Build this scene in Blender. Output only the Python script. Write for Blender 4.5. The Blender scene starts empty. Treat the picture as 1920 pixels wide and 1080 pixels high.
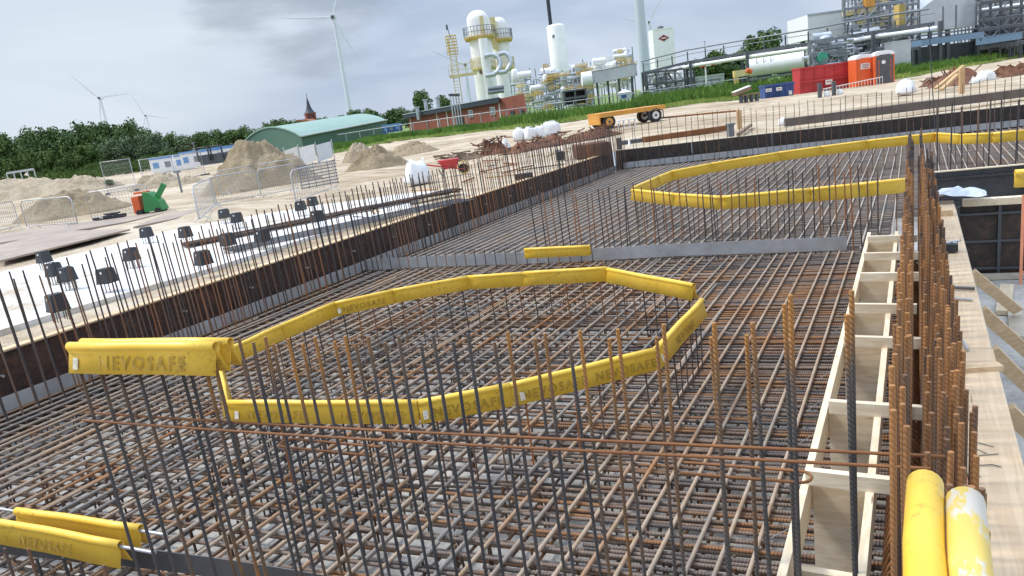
import bpy, math, random
import numpy as np
from mathutils import Vector, Matrix, noise
random.seed(7)
S = bpy.context.scene
R_ = math.radians
# ------------------------------------------------------------------ camera
FPX = 1390.0; CH = 2.9
RM = Matrix(((0.8784938, -0.000143968, 0.47775373), (0.46015674, 0.26915818, -0.84605535), (-0.12846952, 0.96309597, 0.23652004)))
cd = bpy.data.cameras.new('camera'); cam = bpy.data.objects.new('camera', cd); S.collection.objects.link(cam)
cam.matrix_world = Matrix.Translation((0, 0, CH)) @ RM.to_4x4()
cd.sensor_width = 36; cd.lens = 36 * FPX / 1920; cd.clip_start = 0.05; cd.clip_end = 9000
S.camera = cam
# ------------------------------------------------------------------ sky and sun
SUN_EL, SUN_AZ = R_(52), R_(-105)
w = bpy.data.worlds.new('World'); S.world = w; w.use_nodes = True
nt = w.node_tree; nt.nodes.clear()
def N(t, typ, **kw):
    n = t.nodes.new(typ)
    for k, v in kw.items():
        if k in n.bl_rna.properties: setattr(n, k, v)
        else: n.inputs[k].default_value = v
    return n
out = N(nt, 'ShaderNodeOutputWorld'); bg = N(nt, 'ShaderNodeBackground'); bg.inputs['Strength'].default_value = 0.1
sky = N(nt, 'ShaderNodeTexSky'); sky.sky_type = 'NISHITA'; sky.sun_disc = False
sky.sun_elevation = SUN_EL; sky.sun_rotation = SUN_AZ
tc = N(nt, 'ShaderNodeTexCoord')
mp = N(nt, 'ShaderNodeMapping'); mp.inputs['Scale'].default_value = (1.9, 1.9, 8.0); mp.inputs['Location'].default_value = (1.5, 0.2, 0.1)
nz = N(nt, 'ShaderNodeTexNoise'); nz.inputs['Scale'].default_value = 1.5; nz.inputs['Detail'].default_value = 6; nz.inputs['Roughness'].default_value = 0.48; nz.inputs['Distortion'].default_value = .6
nt.links.new(tc.outputs['Generated'], mp.inputs[0]); nt.links.new(mp.outputs[0], nz.inputs['Vector'])
cr = N(nt, 'ShaderNodeValToRGB')
cr.color_ramp.elements[0].position = 0.38; cr.color_ramp.elements[0].color = (0.475, 0.57, 0.735, 1)
cr.color_ramp.elements[1].position = 0.62; cr.color_ramp.elements[1].color = (0.65, 0.745, 0.89, 1)
nt.links.new(nz.outputs['Fac'], cr.inputs[0])
def lobe(vec, lo, hi):
    d = N(nt, 'ShaderNodeVectorMath'); d.operation = 'DOT_PRODUCT'
    nt.links.new(tc.outputs['Generated'], d.inputs[0]); d.inputs[1].default_value = Vector(vec).normalized()
    m = N(nt, 'ShaderNodeMapRange'); m.interpolation_type = 'SMOOTHSTEP'
    m.inputs[1].default_value = lo; m.inputs[2].default_value = hi
    nt.links.new(d.outputs['Value'], m.inputs[0]); return m.outputs[0]
def ray(px, py): return RM @ Vector((px - 960, 540 - py, -FPX))
def mixc(a, b, fac, typ='MIX'):
    m = N(nt, 'ShaderNodeMix'); m.data_type = 'RGBA'; m.blend_type = typ
    for s, v in ((m.inputs[6], a), (m.inputs[7], b), (m.inputs[0], fac)):
        if hasattr(v, 'links'): nt.links.new(v, s)
        else: s.default_value = v
    return m.outputs[2]
def mathn(t, op, a, b=0.0):
    m = N(t, 'ShaderNodeMath'); m.operation = op
    for s, v in ((m.inputs[0], a), (m.inputs[1], b)):
        if hasattr(v, 'links'): t.links.new(v, s)
        else: s.default_value = v
    return m.outputs[0]
col = cr.outputs[0]
col = mixc(col, (0.80, 0.88, 0.94, 1), mathn(nt, 'MULTIPLY', lobe(ray(180, -80), 0.955, 0.999), .65))
mp2 = N(nt, 'ShaderNodeMapping'); mp2.inputs['Scale'].default_value = (2, 2, 7)
nz2 = N(nt, 'ShaderNodeTexNoise'); nz2.inputs['Scale'].default_value = 3.2; nz2.inputs['Detail'].default_value = 5
nt.links.new(tc.outputs['Generated'], mp2.inputs[0]); nt.links.new(mp2.outputs[0], nz2.inputs['Vector'])
dk0 = mathn(nt, 'ADD', lobe(ray(565, -50), 0.984, 0.9995), mathn(nt, 'MULTIPLY', mathn(nt, 'SUBTRACT', nz2.outputs['Fac'], .5), 2.6))
mdk = N(nt, 'ShaderNodeMapRange'); mdk.interpolation_type = 'SMOOTHSTEP'; mdk.inputs[1].default_value = .35; mdk.inputs[2].default_value = 1.15; nt.links.new(dk0, mdk.inputs[0])
dk = mathn(nt, 'MULTIPLY', mdk.outputs[0], lobe(ray(565, -50), 0.975, 0.992))
col = mixc(col, (0.30, 0.36, 0.43, 1), mathn(nt, 'MULTIPLY', dk, .62))
sx = N(nt, 'ShaderNodeSeparateXYZ'); nt.links.new(tc.outputs['Generated'], sx.inputs[0])
zen = mathn(nt, 'ADD', mathn(nt, 'MULTIPLY', mathn(nt, 'MAXIMUM', mathn(nt, 'SUBTRACT', sx.outputs[2], .22), 0), 20.0), 8.0)
cmb = N(nt, 'ShaderNodeVectorMath'); cmb.operation = 'SCALE'; nt.links.new(col, cmb.inputs[0]); nt.links.new(zen, cmb.inputs['Scale'])
fin = mixc(sky.outputs[0], cmb.outputs[0], 0.93)
nt.links.new(fin, bg.inputs[0]); nt.links.new(bg.outputs[0], out.inputs[0])
sl = bpy.data.lights.new('sun', 'SUN'); sl.energy = 2.3; sl.angle = R_(11); sl.color = (1, .95, .88)
so = bpy.data.objects.new('sun', sl); S.collection.objects.link(so)
sd = Vector((math.sin(SUN_AZ) * math.cos(SUN_EL), math.cos(SUN_AZ) * math.cos(SUN_EL), math.sin(SUN_EL)))
so.rotation_euler = sd.to_track_quat('Z', 'Y').to_euler()
S.view_settings.view_transform = 'Standard'; S.view_settings.look = 'None'; S.view_settings.exposure = 0.32; S.view_settings.gamma = 1
# ------------------------------------------------------------------ helpers
FW = Vector((-0.4917, 0.8707, 0)); RT = Vector((0.8707, 0.4917, 0)); YAW = math.atan2(.4917, .8707)
def G(px, py, z=0.0):
    d = ray(px, py); t = (z - CH) / d.z; return Vector((0, 0, CH)) + d * t
def at(px, py, Z):
    d = ray(px, py); return Vector((0, 0, CH)) + d * (Z / FPX)
def m(Z): return Z / FPX
def link(o, parent=None):
    S.collection.objects.link(o)
    if parent is not None: o.parent = parent
    return o
def tag(o, label, cat, group=None, kind=None):
    if label: o['label'] = label
    if cat: o['category'] = cat
    if group: o['group'] = group
    if kind: o['kind'] = kind
    return o
def thing(name, label, cat, loc=(0, 0, 0), rotz=0.0, group=None):
    o = bpy.data.objects.new(name, None); S.collection.objects.link(o)
    o.empty_display_size = .2
    o.location = loc; o.rotation_euler = (0, 0, rotz)
    o['mw'] = 0; del o['mw']
    return tag(o, label, cat, group)
def pmat(o):
    return Matrix.Translation(o.location) @ o.rotation_euler.to_matrix().to_4x4()
class MB:
    def __init__(s): s.v = []; s.f = []; s.sm = []
    def add(s, vs, fs, sm=False):
        b = len(s.v); s.v += [tuple(x) for x in vs]; s.f += [tuple(i + b for i in f) for f in fs]; s.sm += [sm] * len(fs); return s
    def box(s, c, d, rz=0, rm=None):
        x, y, z = d[0] / 2, d[1] / 2, d[2] / 2
        M = rm if rm is not None else Matrix.Rotation(rz, 3, 'Z'); c = Vector(c)
        vs = [c + M @ Vector(p) for p in ((-x, -y, -z), (x, -y, -z), (x, y, -z), (-x, y, -z), (-x, -y, z), (x, -y, z), (x, y, z), (-x, y, z))]
        return s.add(vs, [(0, 3, 2, 1), (4, 5, 6, 7), (0, 1, 5, 4), (1, 2, 6, 5), (2, 3, 7, 6), (3, 0, 4, 7)])
    def beam(s, a, b, wd, ht, up=(0, 0, 1)):
        a = Vector(a); b = Vector(b); y = (b - a); L = y.length; y.normalize(); x = y.cross(Vector(up))
        if x.length < 1e-4: x = Vector((1, 0, 0))
        x.normalize(); z = x.cross(y)
        M = Matrix((x, y, z)).transposed()
        return s.box((a + b) / 2, (wd, L, ht), rm=M)
    def tube(s, a, b, r, n=8, r2=None, cap=True):
        a = Vector(a); b = Vector(b); d = (b - a)
        if d.length < 1e-6: return s
        d.normalize(); x = d.orthogonal().normalized(); y = d.cross(x); r2 = r if r2 is None else r2
        vs = []
        for p, rr in ((a, r), (b, r2)):
            for i in range(n):
                t = 2 * math.pi * i / n; vs.append(p + (x * math.cos(t) + y * math.sin(t)) * rr)
        fs = [(i, (i + 1) % n, n + (i + 1) % n, n + i) for i in range(n)]
        s.add(vs, fs, n > 4)
        if cap: s.add(vs, [tuple(range(n - 1, -1, -1)), tuple(range(n, 2 * n))])
        return s
    def path(s, pts, r, n=6):
        pts = [Vector(p) for p in pts]; vs = []; ref = None
        for k, p in enumerate(pts):
            d = (pts[min(k + 1, len(pts) - 1)] - pts[max(k - 1, 0)]).normalized()
            x = d.orthogonal().normalized() if ref is None else (ref - d * ref.dot(d)).normalized()
            ref = x; y = d.cross(x)
            for i in range(n):
                t = 2 * math.pi * i / n; vs.append(p + (x * math.cos(t) + y * math.sin(t)) * r)
        fs = []
        for k in range(len(pts) - 1):
            for i in range(n): fs.append((k * n + i, k * n + (i + 1) % n, (k + 1) * n + (i + 1) % n, (k + 1) * n + i))
        fs2 = [tuple(range(n - 1, -1, -1)), tuple((len(pts) - 1) * n + i for i in range(n))]
        s.add(vs, fs, True); s.add(vs, fs2); return s
    def lathe(s, c, prof, n=24):
        c = Vector(c); vs = []
        for r, z in prof:
            for i in range(n):
                t = 2 * math.pi * i / n; vs.append(c + Vector((r * math.cos(t), r * math.sin(t), z)))
        fs = []
        for k in range(len(prof) - 1):
            for i in range(n): fs.append((k * n + i, k * n + (i + 1) % n, (k + 1) * n + (i + 1) % n, (k + 1) * n + i))
        return s.add(vs, fs, True)
    def prism(s, poly, d):
        """poly: list of 3-D points (planar), d: extrusion vector"""
        n = len(poly); poly = [Vector(p) for p in poly]; d = Vector(d)
        vs = poly + [p + d for p in poly]
        return s.add(vs, [tuple(range(n)), tuple(range(2 * n - 1, n - 1, -1))] + [(i, n + i, n + (i + 1) % n, (i + 1) % n) for i in range(n)])
    def build(s, name, mat, parent=None, world=True, kind=None):
        me = bpy.data.meshes.new(name)
        if parent is not None and world:
            M = pmat(parent).inverted(); vs = [tuple(M @ Vector(p)) for p in s.v]
        else: vs = s.v
        me.from_pydata(vs, [], s.f); me.update()
        me.polygons.foreach_set('use_smooth', s.sm)
        me.materials.append(mat)
        o = bpy.data.objects.new(name, me); link(o, parent)
        if kind: o['kind'] = kind
        return o
def solo(mb, name, mat, label, cat, group=None):
    """single-mesh thing whose origin sits at its own base centre"""
    xs = [p[0] for p in mb.v]; ys = [p[1] for p in mb.v]; zs = [p[2] for p in mb.v]
    c = Vector(((min(xs) + max(xs)) / 2, (min(ys) + max(ys)) / 2, min(zs)))
    mb.v = [(p[0] - c.x, p[1] - c.y, p[2] - c.z) for p in mb.v]
    o = mb.build(name, mat); o.location = c
    return tag(o, label, cat, group)
def struct(o): o['kind'] = 'structure'; return o
def copytree(src, loc, rotz, label=None):
    c = src.copy(); S.collection.objects.link(c); c.location = loc; c.rotation_euler = (0, 0, rotz)
    if label: c['label'] = label
    for ch in src.children:
        d = ch.copy(); S.collection.objects.link(d); d.parent = c
        for g in ch.children:
            e = g.copy(); S.collection.objects.link(e); e.parent = d
    return c
# ------------------------------------------------------------------ materials
def newmat(name, rough=.7, metal=0.0):
    mt = bpy.data.materials.new(name); mt.use_nodes = True; t = mt.node_tree
    b = t.nodes['Principled BSDF']; b.inputs['Roughness'].default_value = rough; b.inputs['Metallic'].default_value = metal
    return mt, t, b
def ramp(t, stops, fac):
    c = t.nodes.new('ShaderNodeValToRGB'); e = c.color_ramp.elements
    e[0].position = stops[0][0]; e[0].color = (*stops[0][1], 1); e[1].position = stops[-1][0]; e[1].color = (*stops[-1][1], 1)
    for p, cc in stops[1:-1]:
        q = e.new(p); q.color = (*cc, 1)
    t.links.new(fac, c.inputs[0]); return c.outputs[0]
def tnoise(t, scale, detail=4, rough=.55, vec=None, sc3=None):
    n = t.nodes.new('ShaderNodeTexNoise'); n.inputs['Scale'].default_value = scale; n.inputs['Detail'].default_value = detail; n.inputs['Roughness'].default_value = rough
    if vec is None: vec = t.nodes.new('ShaderNodeNewGeometry').outputs['Position']
    if sc3:
        mpp = t.nodes.new('ShaderNodeMapping'); mpp.inputs['Scale'].default_value = sc3; t.links.new(vec, mpp.inputs[0]); vec = mpp.outputs[0]
    t.links.new(vec, n.inputs['Vector']); return n.outputs['Fac']
def bump(t, b, h, strength, dist):
    n = t.nodes.new('ShaderNodeBump'); n.inputs['Strength'].default_value = strength; n.inputs['Distance'].default_value = dist
    t.links.new(h, n.inputs['Height']); t.links.new(n.outputs[0], b.inputs['Normal'])
def paint(name, c, var=.12, rough=.55, metal=0.0, scale=3.0, dirt=None, dirtamt=.5, bmp=0.0, objspace=False):
    mt, t, b = newmat(name, rough, metal)
    vec = t.nodes.new('ShaderNodeTexCoord').outputs['Object'] if objspace else None
    f = tnoise(t, scale, 6, .6, vec)
    lo = tuple(x * (1 - var) for x in c); hi = tuple(min(1, x * (1 + var)) for x in c)
    o = ramp(t, [(.3, lo), (.7, hi)], f)
    if dirt:
        f2 = tnoise(t, scale * 2.7, 8, .7, vec)
        mm = t.nodes.new('ShaderNodeMix'); mm.data_type = 'RGBA'
        r2 = ramp(t, [(.5, (0, 0, 0)), (.68, (dirtamt,) * 3)], f2)
        t.links.new(r2, mm.inputs[0]); t.links.new(o, mm.inputs[6]); mm.inputs[7].default_value = (*dirt, 1); o = mm.outputs[2]
    t.links.new(o, b.inputs['Base Color'])
    if bmp: bump(t, b, tnoise(t, scale * 8, 4, .6, vec), .6, bmp)
    return mt
GREY = (.22, .205, .19); BROWN = (.15, .095, .065); RUST = (.48, .22, .08); LIGHT = (.42, .325, .24)
def rebar_mat(name, axis, stops, ribs=True, nscale=1.2, rnd=.35, fine=.25, rtop=None, rot=0.0):
    mt, t, b = newmat(name, .72, .0); b.inputs['Specular IOR Level'].default_value = .3
    L = t.links
    n1 = tnoise(t, nscale, 3, .6)
    n2 = tnoise(t, 22, 4, .7)
    oi = t.nodes.new('ShaderNodeObjectInfo').outputs['Random']
    attr = t.nodes.new('ShaderNodeAttribute'); attr.attribute_name = 'rnd'
    v = mathn(t, 'ADD', n1, mathn(t, 'MULTIPLY', mathn(t, 'SUBTRACT', n2, .5), fine))
    v = mathn(t, 'ADD', v, mathn(t, 'MULTIPLY', mathn(t, 'SUBTRACT', attr.outputs['Fac'], .5), rnd))
    if rtop:
        sz = t.nodes.new('ShaderNodeSeparateXYZ'); L.new(t.nodes.new('ShaderNodeNewGeometry').outputs['Position'], sz.inputs[0])
        mr = t.nodes.new('ShaderNodeMapRange'); mr.inputs[1].default_value = rtop[0]; mr.inputs[2].default_value = rtop[1]; mr.inputs[4].default_value = rtop[2]
        L.new(sz.outputs[2], mr.inputs[0]); v = mathn(t, 'ADD', v, mr.outputs[0])
    c = ramp(t, stops, v); L.new(c, b.inputs['Base Color'])
    if ribs:
        rstr = .0018 if name == 'rebar_right' else .0035
        src = t.nodes.new('ShaderNodeNewGeometry').outputs['Position']
        mpp = t.nodes.new('ShaderNodeMapping'); L.new(src, mpp.inputs[0]); mpp.inputs['Rotation'].default_value = (0, 0, rot)
        wv = t.nodes.new('ShaderNodeTexWave'); wv.wave_type = 'BANDS'; wv.bands_direction = 'DIAGONAL' if axis == 'D' else axis
        wv.inputs['Scale'].default_value = 15.0 if axis != 'D' else 27.0; wv.inputs['Distortion'].default_value = 0
        L.new(mpp.outputs[0], wv.inputs['Vector'])
        bump(t, b, wv.outputs['Fac'], .9, rstr)
    return mt
MIX = [(.26, GREY), (.40, (.28, .23, .185)), (.52, LIGHT), (.62, (.34, .24, .165)), (.76, (.36, .19, .09)), (.82, (.34, .15, .06))]
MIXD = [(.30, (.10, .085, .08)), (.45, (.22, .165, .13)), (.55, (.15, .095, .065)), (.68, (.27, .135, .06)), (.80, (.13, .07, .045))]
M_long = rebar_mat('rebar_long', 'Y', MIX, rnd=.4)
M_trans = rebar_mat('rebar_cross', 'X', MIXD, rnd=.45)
M_low = rebar_mat('rebar_lower_shaded', 'X', [(a_, tuple(q * .7 for q in c_)) for a_, c_ in MIXD], ribs=False, rnd=.5)  # cross bar colours darkened, painting the shade of the gaps into the lower layers
M_longf = rebar_mat('far_rebar_long', 'Y', [(.3, (.28, .25, .23)), (.5, (.42, .36, .30)), (.7, (.34, .25, .18)), (.85, (.30, .17, .09))], ribs=False, rnd=.3)
M_transf = rebar_mat('far_rebar_cross', 'X', [(.3, (.12, .105, .095)), (.5, (.21, .175, .15)), (.7, (.19, .135, .10)), (.85, (.24, .13, .08))], ribs=False, rnd=.3)
M_vert = rebar_mat('rebar_upright', 'D', [(.30, (.06, .063, .07)), (.56, (.11, .10, .095)), (.66, (.22, .13, .07)), (.8, (.42, .20, .06))], rnd=.22, nscale=.7, rtop=(1.35, 1.9, .24))
M_vwall = rebar_mat('rebar_wall', 'D', [(.30, (.06, .055, .055)), (.52, (.12, .09, .075)), (.68, (.20, .12, .08)), (.85, (.32, .13, .05))], ribs=False, rnd=.6, nscale=.5)
M_vright = rebar_mat('rebar_right', 'D', [(.2, (.07, .06, .055)), (.42, (.15, .095, .065)), (.60, (.28, .14, .06)), (.8, (.40, .19, .07))], rnd=.28, nscale=.8, rtop=(1.0, 1.8, .12))
M_rust = rebar_mat('rusty_steel', 'X', [(.3, (.20, .085, .035)), (.7, (.40, .19, .075))], ribs=False)
def rutvec(t):
    mpp = t.nodes.new('ShaderNodeMapping'); mpp.inputs['Rotation'].default_value = (0, 0, -.52); mpp.inputs['Scale'].default_value = (.16, 2.2, 1)
    g_ = t.nodes.new('ShaderNodeNewGeometry'); dn = t.nodes.new('ShaderNodeVectorMath'); t.links.new(g_.outputs['Position'], mpp.inputs[0]); return mpp.outputs[0]
def sandmat():
    mt, t, b = newmat('sand', .95)
    n1 = tnoise(t, .11, 5, .62); n2 = tnoise(t, 1.1, 7, .68); n3 = tnoise(t, .55, 6, .72, rutvec(t))
    v = mathn(t, 'ADD', mathn(t, 'MULTIPLY', n1, .34), mathn(t, 'ADD', mathn(t, 'MULTIPLY', n2, .30), mathn(t, 'MULTIPLY', n3, .36)))
    c = ramp(t, [(.38, (.23, .165, .10)), (.46, (.42, .325, .215)), (.52, (.55, .45, .325)), (.60, (.66, .575, .445))], v)
    t.links.new(c, b.inputs['Base Color'])
    h = mathn(t, 'ADD', mathn(t, 'ADD', n2, mathn(t, 'MULTIPLY', n3, .8)), mathn(t, 'MULTIPLY', tnoise(t, 9, 5, .7), .3)); bump(t, b, h, 1.0, .22); return mt
M_sand = sandmat()
def pilemat(name, a, bb):
    mt, t, b = newmat(name, .95); f = tnoise(t, .6, 8, .7); t.links.new(ramp(t, [(.35, a), (.65, bb)], f), b.inputs['Base Color'])
    bump(t, b, tnoise(t, 3, 7, .75), 1, .35); return mt
M_pile = pilemat('pile_sand', (.36, .27, .16), (.56, .45, .30)); M_pile2 = pilemat('pile_pale_sand', (.42, .33, .22), (.66, .55, .40))
def concmat(name, a, bb, sc=.8):
    mt, t, b = newmat(name, .85); f = tnoise(t, sc, 9, .68); f2 = tnoise(t, sc * 9, 5, .7)
    v = mathn(t, 'ADD', mathn(t, 'MULTIPLY', f, .7), mathn(t, 'MULTIPLY', f2, .3))
    t.links.new(ramp(t, [(.36, a), (.6, bb)], v), b.inputs['Base Color']); bump(t, b, f2, .5, .01); return mt
def slabmat():
    mt, t, b = newmat('pale_concrete', .9); f = tnoise(t, .5, 9, .7); f2 = tnoise(t, 6, 6, .7); v = mathn(t, 'ADD', mathn(t, 'MULTIPLY', f, .65), mathn(t, 'MULTIPLY', f2, .35))
    t.links.new(ramp(t, [(.36, (.40, .33, .24)), (.44, (.57, .53, .47)), (.50, (.65, .64, .615)), (.62, (.74, .74, .735))], v), b.inputs['Base Color']); bump(t, b, f2, .6, .015); return mt
M_slab = slabmat()
M_blind = concmat('blinding', (.30, .285, .26), (.58, .56, .52), 1.6)
def woodmat(name, a, bb, sc=(1, 1, 1), knots=True, bmpd=.002):
    mt, t, b = newmat(name, .7)
    vec = t.nodes.new('ShaderNodeNewGeometry').outputs['Position']
    mpp = t.nodes.new('ShaderNodeMapping'); mpp.inputs['Scale'].default_value = sc; t.links.new(vec, mpp.inputs[0])
    n = tnoise(t, 2.2, 3, .5, mpp.outputs[0])
    wv = t.nodes.new('ShaderNodeMath'); wv.operation = 'SINE'; t.links.new(mathn(t, 'MULTIPLY', n, 34), wv.inputs[0])
    v = mathn(t, 'ADD', mathn(t, 'MULTIPLY', wv.outputs[0], .11), .5)
    v = mathn(t, 'ADD', v, mathn(t, 'MULTIPLY', mathn(t, 'SUBTRACT', tnoise(t, 3, 5, .6), .5), .9))
    c = ramp(t, [(.2, a), (.75, bb)], v)
    if knots:
        vo = t.nodes.new('ShaderNodeTexVoronoi'); vo.inputs['Scale'].default_value = 1.0
        mk = t.nodes.new('ShaderNodeMapping'); mk.inputs['Scale'].default_value = tuple(x * 2.2 for x in sc); t.links.new(vec, mk.inputs[0]); t.links.new(mk.outputs[0], vo.inputs['Vector'])
        kf = ramp(t, [(.03, (1, 1, 1)), (.09, (0, 0, 0))], vo.outputs['Distance'])
        mm = t.nodes.new('ShaderNodeMix'); mm.data_type = 'RGBA'; t.links.new(kf, mm.inputs[0]); t.links.new(c, mm.inputs[6]); mm.inputs[7].default_value = (.22, .12, .06, 1); c = mm.outputs[2]
    t.links.new(c, b.inputs['Base Color']); bump(t, b, v, .3, bmpd); return mt
M_wood = woodmat('new_timber', (.60, .47, .30), (.80, .70, .52), (6, .7, 6))
M_woodx = woodmat('new_timber_cross', (.60, .48, .32), (.82, .73, .57), (.7, 6, 6))
M_board = woodmat('wide_board', (.55, .40, .25), (.72, .56, .38), (7, .35, 7))
M_brace = woodmat('brace_timber', (.52, .36, .20), (.72, .54, .34), (2, 2, 2))
M_ply = woodmat('pale_plywood', (.42, .37, .29), (.58, .52, .42), (1, 1, 1), False)
M_post = woodmat('post_timber', (.45, .28, .13), (.62, .42, .22), (3, 3, .5))
def yellowmat():
    mt, t, b = newmat('yellow_plastic', .38)
    f = tnoise(t, 2.5, 5, .6); c = ramp(t, [(.3, (.86, .53, .045)), (.7, (.93, .62, .085))], f)
    f2 = tnoise(t, 26, 6, .75); f3 = tnoise(t, 1.3, 3, .5)
    k = mathn(t, 'MULTIPLY', ramp(t, [(.54, (0, 0, 0)), (.68, (.9, .9, .9))], f2), ramp(t, [(.44, (.15, .15, .15)), (.60, (1, 1, 1))], f3))
    mm = t.nodes.new('ShaderNodeMix'); mm.data_type = 'RGBA'; t.links.new(k, mm.inputs[0]); t.links.new(c, mm.inputs[6]); mm.inputs[7].default_value = (.28, .17, .04, 1)
    t.links.new(mm.outputs[2], b.inputs['Base Color']); bump(t, b, tnoise(t, 6, 3, .5), .25, .01); return mt
M_yel = yellowmat()
def yellowmat2():
    mt, t, b = newmat('worn_yellow_plastic', .45)
    f = tnoise(t, 5, 5, .6); c = ramp(t, [(.3, (.68, .48, .08)), (.7, (.78, .60, .17))], f)
    k = ramp(t, [(.52, (0, 0, 0)), (.57, (.85, .85, .85))], tnoise(t, 11, 10, .72, sc3=(1, .45, 1)))
    mm = t.nodes.new('ShaderNodeMix'); mm.data_type = 'RGBA'; t.links.new(k, mm.inputs[0]); t.links.new(c, mm.inputs[6]); mm.inputs[7].default_value = (.62, .60, .57, 1)
    t.links.new(mm.outputs[2], b.inputs['Base Color']); bump(t, b, k, .2, .003); return mt
M_yel2 = yellowmat2()
M_letter = paint('embossed_letter', (.34, .22, .03), .1, .5)
M_white = paint('white_paint', (.86, .86, .85), .05, .5, dirt=(.62, .60, .52), dirtamt=.35, scale=.4)
M_whitep = paint('white_plastic', (.80, .80, .80), .05, .5)
M_bag = paint('white_bag', (.76, .77, .78), .10, .8, scale=2.0, bmp=.05)
M_galv = paint('galvanised_steel', (.47, .49, .51), .18, .42, .45, 2.0, dirt=(.28, .22, .17), dirtamt=.35)
M_galvd = paint('dull_steel_sheet', (.13, .135, .14), .25, .45, .35, 1.5, dirt=(.16, .11, .08), dirtamt=.4)
M_dark = paint('dark_formply', (.032, .025, .021), .5, .55, 0, 3, dirt=(.11, .06, .035), dirtamt=.7, bmp=.02)
M_darkr = paint('dark_formply_rusty', (.050, .026, .018), .5, .6, 0, 3, dirt=(.15, .062, .035), dirtamt=.8, bmp=.02)
M_foil = paint('black_foil', (.035, .035, .038), .4, .35, 0, 4, bmp=.06)
M_black = paint('black_plastic', (.035, .037, .042), .2, .5, scale=6)
M_steel = paint('grey_steel', (.22, .24, .26), .2, .5, .3, 1.0)
M_silver = paint('aluminium_cladding', (.52, .55, .58), .12, .35, .5, .8)
M_dsteel = paint('dark_grey_steel', (.09, .10, .11), .2, .6, .1, 1.0)
M_yst = paint('yellow_steel', (.60, .43, .12), .2, .6, 0, 1.0, dirt=(.42, .33, .2), dirtamt=.6)
M_ypale = paint('faded_yellow_steel', (.68, .58, .30), .2, .6, 0, 1.0, dirt=(.5, .35, .15), dirtamt=.5)
M_orange = paint('orange_paint', (.66, .31, .05), .15, .6, 0, 1, dirt=(.35, .22, .12), dirtamt=.6)
M_orangep = paint('orange_plastic', (.72, .13, .035), .08, .5, 0, 1)
M_red = paint('red_paint', (.52, .045, .05), .15, .5, 0, 1, dirt=(.3, .06, .05), dirtamt=.5)
M_blue = paint('blue_paint', (.035, .085, .26), .15, .5, 0, 1, dirt=(.1, .1, .15), dirtamt=.4)
M_lblue = paint('light_blue_trim', (.12, .28, .55), .1, .5)
M_green = paint('green_machine_paint', (.035, .23, .065), .12, .5, 0, 2)
M_brick = paint('red_brick', (.24, .075, .05), .18, .9, 0, 1.2)
M_navy = paint('dark_roof_edge', (.028, .035, .05), .2, .5)
M_shedw = paint('green_wall', (.07, .15, .11), .06, .6, 0, .1); M_shedr = paint('pale_green_roof', (.25, .38, .32), .06, .5, 0, .1)
M_tarp = paint('grey_door', (.085, .09, .10), .1, .55)
M_glass = paint('window_glass', (.20, .22, .24), .2, .2)
M_rubber = paint('rubber', (.03, .03, .03), .2, .8)
M_turb = paint('turbine_haze_tint', (.62, .67, .74), .03, .5, 0, .01)  # paled toward the sky colour, so distance haze is in the tint
M_wood_old = paint('weathered_timber', (.22, .15, .10), .3, .85, 0, 2)
M_rpile = paint('rust_brown_scrap', (.17, .075, .04), .4, .85, 0, 4, bmp=.03)
M_plate = paint('steel_road_plate', (.34, .27, .22), .2, .6, .1, .5, dirt=(.45, .37, .28), dirtamt=.7)
M_emb = paint('dark_red_emblem', (.25, .02, .03), .1, .5); M_signw = paint('sign_white', (.75, .74, .70), .05, .5)
M_stick = paint('worn_sticker', (.66, .62, .52), .25, .6, 0, 30, dirt=(.6, .42, .12), dirtamt=.8)
M_pink = paint('orange_edge_strip', (.78, .30, .17), .1, .5)
M_film = paint('plastic_film', (.62, .68, .74), .15, .25, 0, 8, bmp=.03)
def leafmat(name, stops):
    mt, t, b = newmat(name, .75); f = tnoise(t, .35, 3, .6); f2 = tnoise(t, 3, 2, .6)
    v = mathn(t, 'ADD', mathn(t, 'MULTIPLY', f, .6), mathn(t, 'MULTIPLY', f2, .4))
    t.links.new(ramp(t, stops, v), b.inputs['Base Color']); b.inputs['Specular IOR Level'].default_value = .2; return mt
M_leaf = leafmat('dark_foliage', [(.35, (.050, .095, .032)), (.65, (.125, .20, .065))])
M_leaf2 = leafmat('greygreen_foliage', [(.35, (.075, .12, .06)), (.65, (.17, .23, .12))])
M_leaf3 = leafmat('bright_foliage', [(.35, (.04, .08, .015)), (.65, (.10, .16, .04))])
M_bark = paint('bark', (.08, .06, .045), .3, .9)
M_reed = leafmat('reed_green', [(.35, (.07, .15, .025)), (.65, (.19, .31, .06))])
M_grass = leafmat('pale_grass', [(.35, (.18, .26, .05)), (.65, (.42, .46, .14))])
M_field = leafmat('field_green', [(.35, (.10, .17, .04)), (.65, (.22, .30, .09))])
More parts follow.
